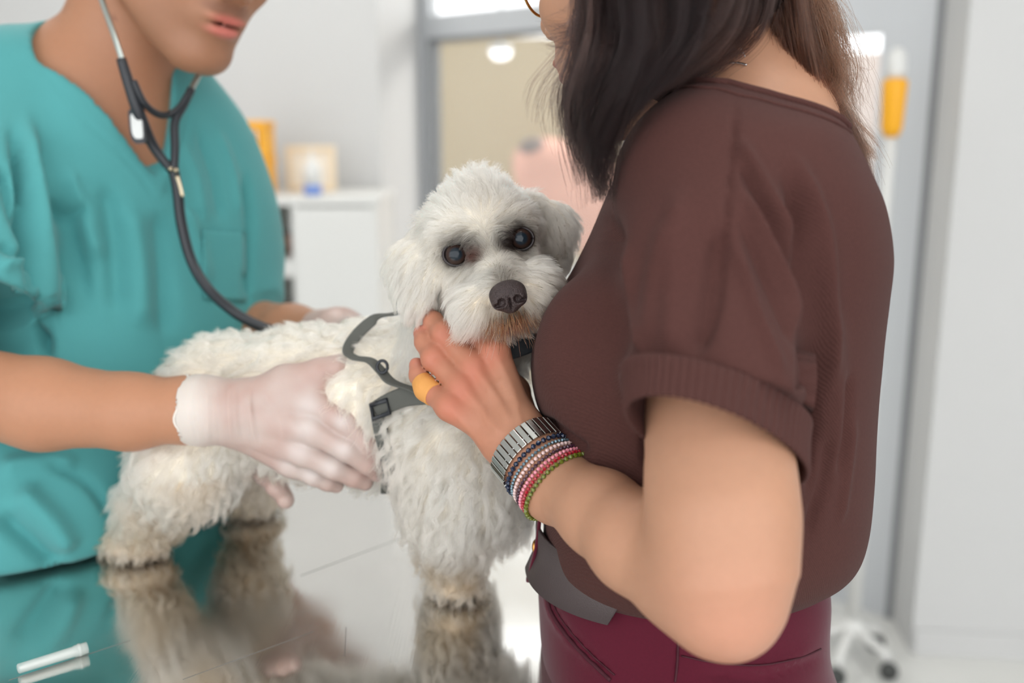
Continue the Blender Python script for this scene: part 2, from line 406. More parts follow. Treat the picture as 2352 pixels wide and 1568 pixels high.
W_f = {  # fingers of the hand on the dog: knuckle, middle joint, last joint, tip
 'little': [(1034,934,.793,.0098),(980,893,.812,.0088),(962,862,.824,.0078),(957,838,.832,.0066)],
 'ring':   [(1062,889,.798,.0102),(996,823,.815,.0092),(975,786,.830,.008),(966,764,.840,.0065)],
 'middle': [(1090,842,.803,.0108),(1020,766,.820,.0094),(996,738,.836,.0082),(984,722,.848,.0068)],
 'index':  [(1136,803,.805,.0108),(1086,770,.825,.0094),(1060,752,.840,.008),(1042,742,.852,.0066)]}
W_wr = (1206,1026,.777)
def whand(p):
    g = None
    for k, c in W_f.items():
        pts, rs = hand_pts(*c); q = chain(p, pts, rs, .004)
        q = smin(q, nrm(p-f4(pts[1]))-rs[1]*1.08, .004)
        m = P(W_wr[0], W_wr[1], W_wr[2])
        b = cone(p, pts[0], pts[0]*.35+m*.65, .0115, .014)
        q = smin(q, b, .007); g = q if g is None else smin(g, q, .0018)
    a = [P(*W_f[k][0][:3]) for k in W_f]; w = P(*W_wr)
    back = np.array(P(1120, 930, .75))-P(1120, 930, .80)
    for i in range(3):
        mid = (a[i]+a[i+1])/2-back*.10
        g = smin(g, cone(p, mid*.74+w*.26, mid*.3+w*.7, .0098, .014), .009)
    th, tr = hand_pts((1205,985,.80,.014),(1180,900,.845,.0135),(1150,850,.875,.011),(1120,820,.89,.0085))
    g = smin(g, chain(p, th, tr, .005), .012)
    return g
W_arm = [(1206,1026,.777,.0225),(1285,1116,.748,.0258),(1380,1178,.70,.0295),(1466,1245,.662,.033),(1590,1318,.628,.037),(1650,1362,.612,.037)]
W_up = [(1670,1400,.60,.0245),(1662,1330,.602,.0395),(1658,1180,.606,.0424),(1651,1050,.622,.0405),(1640,930,.636,.0385),(1645,620,.67,.046),(1650,380,.715,.05)]
def wbody(p):
    pts, rs = hand_pts(*W_arm); g = chain(p, pts, rs, .01)
    wa = P(*W_wr); s = P(1250, 985, .777)-P(1140, 1068, .777); s /= np.linalg.norm(s)
    g = smin(g, sheet(p, [P(1175,1005,.782), P(1285,1116,.748)], [.0195,.022], [s,s], [.0255,.0262]), .012)
    up, ur = hand_pts(*W_up); g = smin(g, chain(p, up, ur, .02), .014)
    g = smin(g, cone(p, P(1688,1424,.60), P(1676,1390,.602), .0175, .026), .012)
    g = smin(g, within(p, P(1080, 880, .82), .12, whand), .012)
    n0, n1, n2 = P(1712, 300, .80), P(1655, 110, .79), P(1580, -20, .765)
    t = chain(p, [n0, n1, n2], [.056, .046, .048], .03)
    t = smin(t, chain(p, [P(1650,420,.715), P(1700,310,.765), n0, P(1780,370,.90), P(1780,430,.95)], [.05,.038,.05,.045,.05], .02), .04)
    t = smin(t, ell(p, PY(1680, 700, .80), (.085, .11, .2)), .05)
    far, fr = [P(1800,420,.95), PY(1600,900,.99), PY(1300,800,.98), PY(1180,760,.95)], [.05,.042,.032,.025]
    t = smin(t, chain(p, far, fr, .015), .02)
    t = smin(t, ell(p, PY(1120, 745, .95), (.04, .014, .03)), .015)
    for dz in (-.022, -.007, .008, .022):
        b = PY(1100, 745, .95)+[0, 0, dz]; t = smin(t, chain(p, [b, b+[-.03,-.004,.012], b+[-.05,-.02,.012]], [.008,.0075,.006], .004), .006)
    t = smin(t, cone(p, PY(1150,735,.94)+[0,0,.02], PY(1110,700,.93)+[0,0,.02], .01, .008), .008)
    h = within(p, WC, .15, lambda q: headsdf(q, WC, WR, .97))
    return smin(smin(g, t, .012), h, .02)
_v, _f = surface(wbody, (-.12, .46, .98), (.36, 1.14, 1.62), .0024)
_v = folds(_v, _f, [  # tendons, veins and knuckle creases on the back of the hand
    ([(1062,892),(1110,945),(1150,1000)], 9, .0013), ([(1092,846),(1135,905),(1172,968)], 9, .0014), ([(1138,808),(1165,870),(1196,940)], 9, .0013),
    ([(1034,936),(1075,985),(1110,1030)], 8, .001), ([(1118,900),(1140,880),(1150,868)], 5, .0009), ([(1120,905),(1112,945),(1122,985)], 5, .0009),
    ([(1080,868),(1108,915),(1125,945)], 10, -.0008), ([(1115,825),(1150,890),(1175,935)], 10, -.001), ([(1050,912),(1085,965)], 10, -.0006),
    ([(990,832),(1002,815)], 4, -.0009), ([(1013,774),(1026,757)], 4, -.0009), ([(1175,900),(1190,950),(1200,985)], 6, .0012), ([(1150,868),(1165,905),(1172,935)], 5, .0011), ([(1000,826),(1008,812)], 3, -.0006)], .84)
x, y, d = proj(_v)
base = np.array(lin(178, 133, 106)); col = np.tile(base, (len(_v), 1))
def tint(c, v, pt, r, rgb, a):
    k = (a*np.exp(-(np.linalg.norm(v-pt, axis=1)/r)**2))[:, None]; return c*(1-k)+np.array(lin(*rgb))*k
hm = np.clip((P(1285, 1116, .748)[0]-_v[:, 0])/.06, 0, 1)*np.clip((d-.70)/.05, 0, 1); hm *= (_v[:, 2] < 1.32)
col = col*(1-.8*hm[:, None])+np.array(lin(178, 119, 94))*.8*hm[:, None]
for k in W_f:
    col = tint(col, _v, P(*W_f[k][0][:3])+[0, -.012, 0], .013, (196, 106, 86), .38)
    col = tint(col, _v, P(*W_f[k][1][:3])+[0, -.008, 0], .011, (192, 102, 84), .4)
    col = tint(col, _v, P(*W_f[k][3][:3]), .012, (214, 128, 112), .5)
col = tint(col, _v, P(1690, 1440, .575), .04, (204, 140, 120), .35)
lipw = np.exp(-((np.linalg.norm((((_v-WC)@WR.T)/.97-(.094, 0, -.067))*[1, .5, 1], axis=1)/.014)**4))[:, None]
col = col*(1-lipw)+np.array(lin(160, 70, 62))*lipw
M_skin = material('skin', (.8, .6, .5), .48, attr=True, noise=(160, .05), sss=.12, spec=.35, bump=[(900, .12, .0004)])
mesh('body', _v, _f, M_skin, wo, col=col)
# knit top --------------------------------------------------------
M_knit = material('brown_knit', lin(75, 47, 43), .85, sheen=.03, noise=(600, .22), spec=.12)
nn, K, B = nodes_of(M_knit)
tc = nn.new('ShaderNodeTexCoord'); wv = nn.new('ShaderNodeTexWave'); wv.bands_direction = 'DIAGONAL'; wv.inputs['Scale'].default_value = 260; wv.inputs['Distortion'].default_value = 2.5; wv.inputs['Detail'].default_value = 1
K(tc.outputs['Object'], wv.inputs['Vector']); bp = nn.new('ShaderNodeBump'); bp.inputs['Strength'].default_value = .35; bp.inputs['Distance'].default_value = .0008
K(wv.outputs['Fac'], bp.inputs['Height']); K(bp.outputs[0], B.inputs['Normal'])
WT = [(205,1640,1800,.05),(230,1590,1835,.085),(262,1540,1870,.125),(300,1500,1896,.15),(380,1440,1937,.165),(460,1398,1974,.168),(560,1354,1995,.165),(650,1307,1993,.16),(700,1272,1990,.158),(752,1238,1987,.156),(800,1224,1984,.155),
      (850,1219,1981,.152),(900,1226,1978,.15),(960,1243,1974,.15),(1050,1250,1970,.15),(1150,1250,1960,.15),(1220,1252,1944,.138),(1262,1256,1908,.122),(1300,1275,1858,.106)]
WY = .80
def rows(t):                            # smooth the silhouette rows
    q = np.array([[PY(1600,r[0],WY)[2], PY(r[1],r[0],WY)[0], PY(r[2],r[0],WY)[0], r[3]] for r in t])[::-1]
    return spline(q, 90)
_r = rows(WT)
def stack(p, r, e=2.3, yc=WY, shift=None):
    z = p[:, 2]; zc = np.clip(z, r[0, 0], r[-1, 0])
    x0, x1, b = np.interp(zc, r[:, 0], r[:, 1]), np.interp(zc, r[:, 0], r[:, 2]), np.interp(zc, r[:, 0], r[:, 3])
    a = (x1-x0)/2; u = np.abs(p[:, 0]-(x0+x1)/2)/a; w = np.abs(p[:, 1]-yc)/b
    g = ((u**e+w**e)**(1/e)-1)*np.minimum(a, b)
    return smax(g, np.maximum(z-r[-1, 0], r[0, 0]-z), .012)
CU1 = dict(c=P(1643,1020,.612), a=P(1857,1084,.618), b=P(1440,966,.602), n=P(1618,926,.548))
CU2 = dict(c=P(1645,915,.632), a=P(1858,968,.638), b=P(1438,856,.622), n=P(1630,834,.568))
def cuffring(C, th, s=1.):
    c = (C['a']+C['b'])/2; e1 = (C['a']-C['b'])/2; e2 = C['n']-c
    return c+s*(np.cos(th)[:, None]*e1+np.sin(th)[:, None]*e2)
_c2 = (CU2['a']+CU2['b'])/2; _n2 = np.cross(CU2['a']-CU2['b'], CU2['n']-_c2); _n2 /= np.linalg.norm(_n2)
if _n2[2] > 0: _n2 = -_n2
_sl = [(1646,960,.622,.0565),(1644,850,.642,.0575),(1628,600,.672,.061),(1630,420,.70,.062),(1668,330,.735,.055)]
NK = P(1700, 210, .705); NN = np.cross(P(1915, 342, .81)-NK, P(1560, 200, .75)-NK); NN /= np.linalg.norm(NN)*np.sign(NN[2])
def wtop(p):
    g = stack(p, _r)
    pts, rs = hand_pts(*_sl); s = smax(chain(p, pts, rs, .02), (p-_c2)@_n2-.001, .004)
    g = smin(g, s, .028)
    for sx in (PY(1385, 800, .735), PY(1385, 800, .865)): g = smin(g, ell(p, sx, (.050, .05, .058)), .02)   # bust
    return smax(g, (p-NK)@NN, .004)
_v, _f = surface(wtop, (-.02, .5, .9), (.34, 1.0, 1.44), .0028)
_v = relax(_v, _f, 1)
WF = [([(1396,490),(1410,620),(1432,760),(1448,860)], 22, -.011), ([(1432,560),(1445,700),(1470,830)], 16, .004), ([(1530,500),(1500,640),(1480,800)], 22, .003),
      ([(1688,230),(1684,330),(1668,520),(1650,700),(1610,800)], 7, -.0022), ([(1655,520),(1625,690),(1600,815)], 24, -.006), ([(1700,320),(1760,430),(1830,540)], 12, .003),
      ([(1700,360),(1770,500),(1840,640)], 16, -.004), ([(1715,440),(1790,600),(1845,760)], 12, .0035), ([(1700,500),(1760,640),(1830,800)], 14, -.003), ([(1690,560),(1740,720),(1800,860)], 12, .003),
      ([(1800,390),(1846,520),(1858,700),(1860,900),(1856,1080)], 19, -.009), ([(1830,360),(1890,520),(1905,700),(1905,900)], 14, .004), ([(1880,560),(1880,760),(1870,1000),(1860,1200)], 16, -.003),
      ([(1920,700),(1925,900),(1915,1100)], 18, .003), ([(1950,860),(1942,980),(1925,1090)], 10, -.003), ([(1960,960),(1950,1060),(1930,1200)], 9, .002), ([(1905,1000),(1890,1120),(1850,1240)], 12, -.003),
      ([(1240,960),(1290,1000),(1350,1040)], 14, -.004), ([(1560,430),(1548,560),(1540,700),(1535,820)], 26, .003), ([(1500,860),(1480,1000),(1482,1090)], 10, -.004)]
_v = folds(_v, _f, [(a, b, c*(1.7 if b < 17 else 1.35)) for a, b, c in WF])
mesh('knit_top', _v, _f, M_knit, wo)
NBL = [(1570,207),(1610,202),(1650,203),(1700,214),(1760,234),(1830,266),(1880,298),(1916,332)]; KV, KF = _v, _f
_th = np.linspace(0, 2*np.pi, 480, endpoint=False); _rib = .0008*np.sign(np.sin(_th*70))*np.abs(np.sin(_th*70))**.6
def shell(name, prof, mat, parent):     # prof: list of ring arrays, outer side first then back up inside
    n = len(prof[0]); m = len(prof); v = np.vstack(prof)
    f = np.array([(i*n+k, i*n+(k+1) % n, (i+1)*n+(k+1) % n, (i+1)*n+k) for i in range(m-1) for k in range(n)])
    return mesh(name, v, f, mat, parent)
def cring(t, s):
    a, b = cuffring(CU2, _th, 1), cuffring(CU1, _th, 1); q = a*(1-t)+b*t; c = q.mean(0); r = q-c
    ln = np.linalg.norm(r, axis=1)[:, None]; return c+r*(1+(s+_rib[:, None])/ln)
shell('cuff', [cring(t, s) for t, s in ((-.04,-.003),(0,.0018),(.05,.0022),(.3,.0012),(.6,.0008),(.9,.0008),(.98,.0004),(1,-.0006),(.98,-.0022),(.6,-.003),(.1,-.006),(0,-.016))], M_knit, wo)
from mathutils.bvhtree import BVHTree
def drape(bv, px, py, lift, miss=None):  # put a pixel on a surface built above
    o = Vector(CAM); dr = (Vector(P(px, py, 1))-o).normalized(); h = bv.ray_cast(o, dr)
    if h[0] is None: return miss
    return np.array(h[0])+np.array(h[1])*lift*(1 if h[1].dot(dr) < 0 else -1)
bvk = BVHTree.FromPolygons([tuple(p) for p in KV], [tuple(q) for q in KF])
kx, ky, kd = proj(KV); kn = vnormals(KV, KF); kf = ((CAM-KV)*kn).sum(1) > 0; kp = (KV-NK)@NN
def nline(d0):                          # points of the top at a set distance under its neck opening
    r = []
    for a in np.arange(1562, 1960, 14):
        m = kf & (np.abs(kx-a) < 9) & (np.abs(kp+d0) < .0035) & (kd < .86)
        if m.any(): r.append(KV[m].mean(0)+kn[m].mean(0)*.0006)
    return np.array(r)
for d0, r_, nm in ((.004, .0030, 'neck_band'), (.0125, .0013, 'neck_seam')): tubeobj(nm, spline(nline(d0)[::2], 60), r_, M_knit, wo, 10)
# trousers, belt --------------------------------------------------
M_wine = material('burgundy_cloth', lin(80, 9, 32), .8, sheen=.2, noise=(500, .12), bump=[(1400, .25, .0004)], spec=.2)
WP = [(1262,1262,1872,.100),(1290,1240,1882,.103),(1340,1236,1893,.110),(1420,1239,1886,.124),(1480,1243,1889,.135),(1568,1254,1914,.15),(1700,1262,1935,.165),(1800,1270,1940,.165)]
_p = rows(WP)
def wpants(p):
    g = stack(p, _p, 2.2)
    for s in (-1, 1): g = smin(g, chain(p, [(.15,.8+s*.08,.82),(.15,.8+s*.085,.5),(.155,.8+s*.09,.1)], [.105,.075,.062], .03), .05)
    return g
_v, _f = surface(wpants, (-.02, .55, .03), (.34, 1.05, 1.02), .005)
_v = folds(_v, _f, [([(1270,1318),(1256,1350),(1262,1400),(1300,1460),(1400,1560),(1420,1600)], 8, .0025), ([(1278,1322),(1266,1360),(1275,1402),(1312,1456),(1410,1552)], 7, -.002),
     ([(1557,1440),(1556,1500),(1550,1600)], 6, -.002), ([(1600,1520),(1750,1532),(1880,1480)], 12, .002), ([(1620,1545),(1760,1555),(1890,1510)], 12, -.003), ([(1560,1470),(1640,1505)], 12, .002)])
tr_ = mesh('trousers', _v, _f, M_wine, wo)
bvt = BVHTree.FromPolygons([tuple(p) for p in _v], [tuple(q) for q in _f]); M_seamw = material('burgundy_seam', lin(62, 6, 24), .8)
for nm, pts, r_ in (('pocket_piping', [(1272,1318),(1258,1350),(1264,1400),(1302,1460),(1352,1515),(1402,1562)], .0016), ('pocket_piping', [(1282,1325),(1270,1360),(1278,1402),(1316,1456),(1364,1508),(1412,1550)], .0008), ('side_seam', [(1557,1440),(1557,1480),(1555,1530),(1551,1566)], .0010), ('yoke_stitch', [(1565,1506),(1640,1521),(1740,1528),(1830,1512),(1885,1490)], .0007)):
    q = [drape(bvt, a[0], a[1], .0004) for a in spline(np.c_[np.array(pts, float), np.zeros(len(pts))], 36)]; q = [a for a in q if a is not None]
    if len(q) > 4: tubeobj(nm, np.array(q), r_, M_seamw, tr_, 8)
for s in (-1, 1):
    _v, _f = surface(lambda p: smax(smin(ell(p, (.07,.8+s*.09,.035), (.12,.042,.045)), ell(p, (.14,.8+s*.09,.06), (.055,.04,.07)), .03), .002-p[:, 2], .003), (-.08,.6,-.01), (.24,1,.16), .006)
    mesh('shoe', _v, _f, material('dark_shoe', lin(40,36,38), .5), wo)
# ================================================================ the person in teal scrubs
ma = empty('person', 'person in teal scrubs with a stethoscope, gloved hands feeling the dog', 'person')
MS, MN = np.array([.57, .82, 0]), np.array([.82, -.57, 0])
def mrows(t): return spline(np.array(t)[:, [0, 1, 2, 3]], 80)
_m = mrows([(.55,.185,.12,-1.09),(.8,.21,.14,-1.08),(.92,.225,.158,-1.07),(1.05,.205,.142,-1.08),(1.18,.182,.122,-1.09),(1.28,.170,.115,-1.09),(1.35,.154,.102,-1.09),(1.395,.134,.085,-1.09),(1.43,.10,.065,-1.09),(1.455,.06,.05,-1.09)])
def mtorso(p, off=0):
    bl = np.clip((1.2-p[:, 2])/.25, 0, 1); bl = bl*bl*(3-2*bl)
    s = p@MS-.77+.13*bl; n = p@MN
    z = p[:, 2]+.33*s*np.clip((p[:, 2]-1.05)/.25, 0, 1)
    zc = np.clip(z, .55, 1.455)
    a, b, c = (np.interp(zc, _m[:, 0], _m[:, k]) for k in (1, 2, 3)); a = a-off; b = b-off; e = 2.4; off = np.float32(np.min(off))
    g = ((np.abs(s/a)**e+np.abs((n-c)/b)**e)**(1/e)-1)*np.minimum(a, b)
    return smax(g, np.maximum(z-1.455+off, .55-z), .012)
b_, t_, r_ = math.radians(40), math.radians(18), math.radians(8)
MF = np.array([math.cos(b_)*math.cos(t_), -math.sin(b_)*math.cos(t_), -math.sin(t_)])
_l = np.cross((0, 0, 1), MF); _l /= np.linalg.norm(_l)
MR = axes(MF, np.array([0, 0, 1])+_l*math.tan(r_))
MC = P(490, 134, 1.085)-MR.T@np.array([.088, 0, -.106])
ARM_N = [(-10,240,1.13,.058),(-115,560,1.04,.05),(-215,872,.99,.045),(100,928,.955,.0425),(300,945,.935,.034),(440,941,.925,.029),(520,943,.92,.026)]
ARM_F = [(430,400,1.34,.048),(520,600,1.31,.044),(565,760,1.29,.042),(670,772,1.21,.037),(745,770,1.15,.028)]
def mbody(p):
    g = mtorso(p, .012+.032*np.clip((1.30-p[:, 2])/.1, 0, 1))
    g = smin(g, chain(p, *hand_pts((255,270,1.20,.07),(286,70,1.165,.06),(318,-50,1.14,.058)), .03), .03)
    g = smin(g, chain(p, *hand_pts((30,190,1.14,.045),(130,185,1.165,.045),(255,220,1.19,.05),(440,305,1.32,.048)), .03), .04)
    g = smin(g, chain(p, *hand_pts(*ARM_N), .015), .02)
    g = smin(g, chain(p, *hand_pts(*ARM_F), .015), .02)
    h = within(p, MC, .16, lambda q: headsdf(q, MC, MR, 1.02, True))
    return smin(g, h, .018)
_lo, _hi = np.array([-.80, .80, .93]), np.array([-.2, 1.5, 1.66])
_v, _f = surface(mbody, _lo, _hi, .0034)
q = ((_v-MC)@MR.T)/1.02
col = np.tile(np.array(lin(173, 124, 95)), (len(_v), 1))
def blob(c, q, ctr, rad, rgb, a, e=4):
    k = (a*np.exp(-np.linalg.norm((q-np.array(ctr))/np.array(rad), axis=1)**e))[:, None]; return c*(1-k)+np.array(lin(*rgb))*k
q2 = np.c_[q[:, 0], np.abs(q[:, 1]), q[:, 2]]
col = blob(col, q2, (.05, .02, -.085), (.075, .06, .042), (150, 108, 84), .75)        # stubble
col = blob(col, q2, (.095, .01, -.05), (.02, .026, .008), (120, 84, 68), .7)           # moustache
col = blob(col, q2, (.094, 0, -.061), (.02, .0215, .0055), (196, 108, 98), .95)
col = blob(col, q2, (.092, 0, -.0735), (.02, .021, .0065), (206, 118, 108), .95)
col = blob(col, q2, (.09, 0, -.0668), (.016, .021, .0018), (70, 30, 28), .9)
x, y, d = proj(_v); col = blob(col, np.c_[x, y, d*0], (262, 41, 0), (6, 6, 1), (120, 76, 60), .8)   # mole on the jaw
col = blob(col, q2, (.085, .032, .004), (.012, .012, .006), (235, 230, 225), .9)
col = blob(col, q2, (.086, .032, .004), (.01, .0055, .0055), (60, 40, 30), .95)
mesh('body', _v, _f, M_skin, ma, col=col)
_v, _f = surface(lambda p: within(p, MC, .15, lambda q: smax(headsdf(q, MC, MR, 1.02)-.012+.004*vnoise(q, 160), -((q-MC)@MR.T@np.array([-.62, 0, 1])+.012*np.abs((q-MC)@MR[1])*0+.01), .02)), MC-.14, MC+.14, .004)
mesh('hair', _v, _f, material('short_dark_hair', lin(48, 38, 34), .7, bump=[(500, .6, .002)]), ma)
# scrub top -------------------------------------------------------
M_teal = material('teal_scrubs', lin(77, 151, 152), .8, sheen=.15, noise=(14, .05), bump=[(1500, .15, .0003)], spec=.25)
VA, VB = P(248, 125, 1.13), P(378, 412, 1.121)
SLN = [(20,235,1.135,.078),(-30,450,1.07,.076),(-78,700,1.015,.071)]; SLF = [(412,400,1.34,.062),(496,560,1.32,.057),(545,706,1.30,.051)]
def cutend(p, c):
    a, b = P(*c[-2][:3]), P(*c[-1][:3]); n = (b-a)/np.linalg.norm(b-a); return (p-b)@n
def mshirt(p):
    g = mtorso(p, -.004)
    g = smin(g, cone(p, P(30,190,1.14), P(230,215,1.19), .055, .055), .04)
    for c, ar in ((SLN, ARM_N), (SLF, ARM_F)):
        pts, rs = hand_pts(*c); e = cutend(p, c)
        s = smax(chain(p, pts+[pts[-1]+(pts[-1]-pts[-2])*.2], rs+[rs[-1]], .02), e, .003)
        s = smax(s, -smax(chain(p, pts+[pts[-1]+(pts[-1]-pts[-2])*.3], [r-.010 for r in rs]+[rs[-1]-.010], .02), -e-.03, .004), .003)
        g = smin(g, s, .02)
    g = smax(g, -cone(p, VA, VB, .078, .004), .004)
    return smax(g, .905-p[:, 2]+.0*p[:, 0], .01)
_v, _f = surface(mshirt, (-.80, .86, .89), (-.2, 1.52, 1.5), .0042)
MFD = [([(30,300),(55,420),(72,560),(92,700),(110,830)], 14, -.012), ([(60,270),(85,400),(100,560),(125,760)], 18, .005), ([(0,380),(30,480),(68,560)], 14, -.006), ([(0,560),(40,585),(72,575)], 10, -.005), ([(0,610),(50,600)], 14, .004),
       ([(90,300),(120,420),(170,560),(200,700)], 22, -.004), ([(150,380),(190,480),(230,600)], 24, .004), ([(240,420),(260,560),(270,720)], 24, -.004), ([(300,470),(320,620),(320,760)], 26, .004), ([(365,480),(375,620),(380,780)], 22, -.004),
       ([(120,470),(160,500),(200,470)], 18, -.004), ([(430,470),(450,560),(470,650)], 16, .003), ([(455,300),(490,400),(510,510)], 12, -.004), ([(420,330),(455,420),(470,520)], 12, .003), ([(500,300),(535,400),(550,500)], 10, .003),
       ([(560,400),(575,500),(572,600),(566,700)], 9, -.007), ([(385,430),(430,470),(470,500)], 10, -.002), ([(100,95),(220,235),(330,350),(372,420)], 6, .002), ([(70,130),(190,270),(310,390),(365,470)], 4, -.0016),
       ([(405,225),(385,330),(378,420)], 6, .002), ([(440,240),(412,350),(372,470)], 4, -.0016), ([(0,690),(85,672)], 3, -.0015), ([(572,690),(640,672)], 3, -.0015),
       ([(100,1060),(200,1110),(260,1190)], 12, -.004), ([(40,1120),(120,1200),(160,1270)], 30, .006), ([(0,1180),(80,1250),(140,1300)], 24, -.006), ([(0,1080),(60,1060),(180,1060)], 20, .004)]
_v = folds(_v, _f, [(a, b, c*(2.4 if b > 12 else 1.7 if b > 8 else 1.)) for a, b, c in MFD])
sh = mesh('scrub_top', _v, _f, M_teal, ma)
# breast pocket: a patch of cloth a little proud of the shirt
bv = BVHTree.FromPolygons([tuple(p) for p in _v], [tuple(q) for q in _f])
g = []; nx, ny = 14, 16
for j in range(ny+1):
    for i in range(nx+1):
        a, b = i/nx, j/ny
        g.append(drape(bv, 462+a*98+b*4, 526+8*a+b*160, .0016, P(500, 600, 1.2)))
pf = [(j*(nx+1)+i, j*(nx+1)+i+1, (j+1)*(nx+1)+i+1, (j+1)*(nx+1)+i) for j in range(ny) for i in range(nx)]
pk = mesh('pocket', g, pf, M_teal, sh); so = pk.modifiers.new('s', 'SOLIDIFY'); so.thickness = .0015
hem = [drape(bv, 462+98*t, 545+8*t, .0024, P(500, 600, 1.2)) for t in np.linspace(0, 1, 14)]
tubeobj('hem', hem, .0009, M_teal, sh)
M_teal2 = material('teal_trousers', lin(56, 138, 140), .8)
_v, _f = surface(lambda p: smin(smin(ell(p, (-.71, 1.2, .88), (.15, .19, .13)), chain(p, [(-.75,1.1,.85), (-.78,1.08,.05)], [.09,.06]), .05), chain(p, [(-.69,1.29,.85), (-.68,1.33,.05)], [.09,.06]), .05), (-.95,.85,0), (-.4,1.6,1.05), .012)
_v = _v+(MN*0)
mesh('trousers', _v, _f, M_teal2, ma)
for s in (np.array([-.74,1.06,0]), np.array([-.64,1.31,0])):
    c = s; R = np.array([MN, MS, (0, 0, 1)])
    _v, _f = surface(lambda p: smax(ell(p, c+[0,0,.03], (.13,.045,.05), R), .001-p[:, 2], .003), c-.16+[0,0,.15], c+[.16,.16,.12], .008)
    mesh('shoe', _v, _f, material('white_clog', lin(220,220,218), .5), ma)
# gloves ----------------------------------------------------------
M_glove = material('white_latex', (.9, .8, .78), .42, attr=True, sss=.15, spec=.45, bump=[(260, .2, .001)])
G_f = [[(716,928,.908,.0125),(792,968,.902,.0112),(843,1015,.908,.010),(862,1055,.918,.0085)],
       [(712,985,.905,.0125),(795,1030,.905,.0112),(846,1064,.915,.010),(868,1086,.926,.0085)],
       [(694,1036,.913,.012),(765,1073,.915,.0108),(812,1094,.925,.0095),(838,1107,.932,.008)],
       [(668,1062,.928,.011),(720,1090,.93,.0098),(752,1105,.936,.0088),(772,1114,.942,.0075)]]
G_t = [(560,925,.920,.018),(655,880,.914,.0165),(735,855,.912,.0125),(775,844,.914,.011),(802,836,.918,.0085)]
def glove_n(p):
    w = P(500, 943, .922); g = None
    for c in G_f:
        pts, rs = hand_pts(*c); k = smin(chain(p, pts, rs, .004), cone(p, pts[0], pts[0]*.35+w*.65, .0132, .019), .008)
        g = k if g is None else smin(g, k, .0016)
    k = [P(*c[0][:3]) for c in G_f]
    for i in range(3): g = smin(g, cone(p, (k[i]+k[i+1])/2*.78+w*.22, (k[i]+k[i+1])*.15+w*.7, .0125, .019), .009)
    g = smin(g, chain(p, *hand_pts(*G_t), .006), .016)
    g = smin(g, chain(p, *hand_pts((470,942,.923,.0295),(540,945,.92,.0275)), .01), .014)
    e = (p-P(448, 941, .925))@((P(540, 945, .92)-P(448, 941, .925))/np.linalg.norm(P(540, 945, .92)-P(448, 941, .925)))
    e = e+.003*vnoise(p, 60, 3)
    cuff = chain(p, *hand_pts((430,940,.925,.0325),(470,942,.923,.031),(520,943,.92,.027)), .01)
    g = smin(g, cuff, .006)
    g = smax(g, -e-.0045, .002)
    return smax(g, -(chain(p, *hand_pts((400,940,.925,.031),(448,942,.924,.030)), .01)), .002)
_v, _f = surface(glove_n, P(640, 990, .93)-[.13, .09, .1], P(640, 990, .93)+[.13, .09, .1], .0021)
_gl = [([(447+26*i, 872+2*i), (440+26*i+((i*37) % 13), 940), (452+26*i, 1012)], 5, .0016*(1 if i % 2 else -1)) for i in range(6)]
_gl += [([(600,900),(640,960),(650,1030)], 9, .001), ([(660,930),(690,985),(690,1040)], 8, -.001), ([(560,880),(580,960),(590,1040)], 5, .001)]
_v = folds(_v, _f, _gl)
def glovecol(v):
    w = np.clip(.5+.5*vnoise(v, 38, 5)+.2*vnoise(v, 110, 9), 0, 1)[:, None]
    return np.array(lin(178, 148, 138))*(1-w)+np.array(lin(187, 170, 162))*w
c = glovecol(_v)
x, y, d = proj(_v); k = np.clip((520-x)/80, 0, 1)[:, None]; c = c*(1-k)+np.array(lin(204, 194, 186))*k
for cc in G_f:
    for j, r in ((0, .012), (1, .010)): c = tint(c, _v, P(*cc[j][:3])+[0, -.012, .004], r, (206, 198, 194), .6)
mesh('glove', _v, _f, M_glove, ma, col=c)
_rim = [P(448, 941, .925)+.0325*(math.cos(a)*np.array([0, .97, -.2])+math.sin(a)*np.array([0, .2, .97]))+[-.0045+.003*math.sin(3*a+1)+.0015*math.sin(7*a), 0, 0] for a in np.linspace(0, 2*np.pi, 60)]
tubeobj('glove_rim', _rim, .0013, material('latex_rim', lin(216, 208, 198), .45), ma, 8)
def glove_f(p):
    g = chain(p, *hand_pts((742,768,1.155,.030),(780,772,1.13,.030),(800,800,1.11,.028),(770,880,1.10,.025)), .015)
    for i, (px, d) in enumerate(((625, 1.06), (660, 1.05), (700, 1.045), (735, 1.045))):
        tp = ((656,1148,.985),(628,1116,.992),(600,1090,1.0),(575,1075,1.01))[i]
        g = smin(g, chain(p, *hand_pts((790-8*i,880,1.10,.013),(690-12*i,1010,1.085,.011),(612-14*i,1072-8*i,1.02,.0105),(*tp,.009)), .005), .006)
    g = smin(g, chain(p, *hand_pts((770,770,1.13,.016),(815,752,1.08,.013),(838,752,1.05,.010)), .006), .012)
    return g
_v, _f = surface(glove_f, (-.32, .92, .93), (-.1, 1.22, 1.27), .003)
mesh('glove', _v, _f, M_glove, ma, col=glovecol(_v))
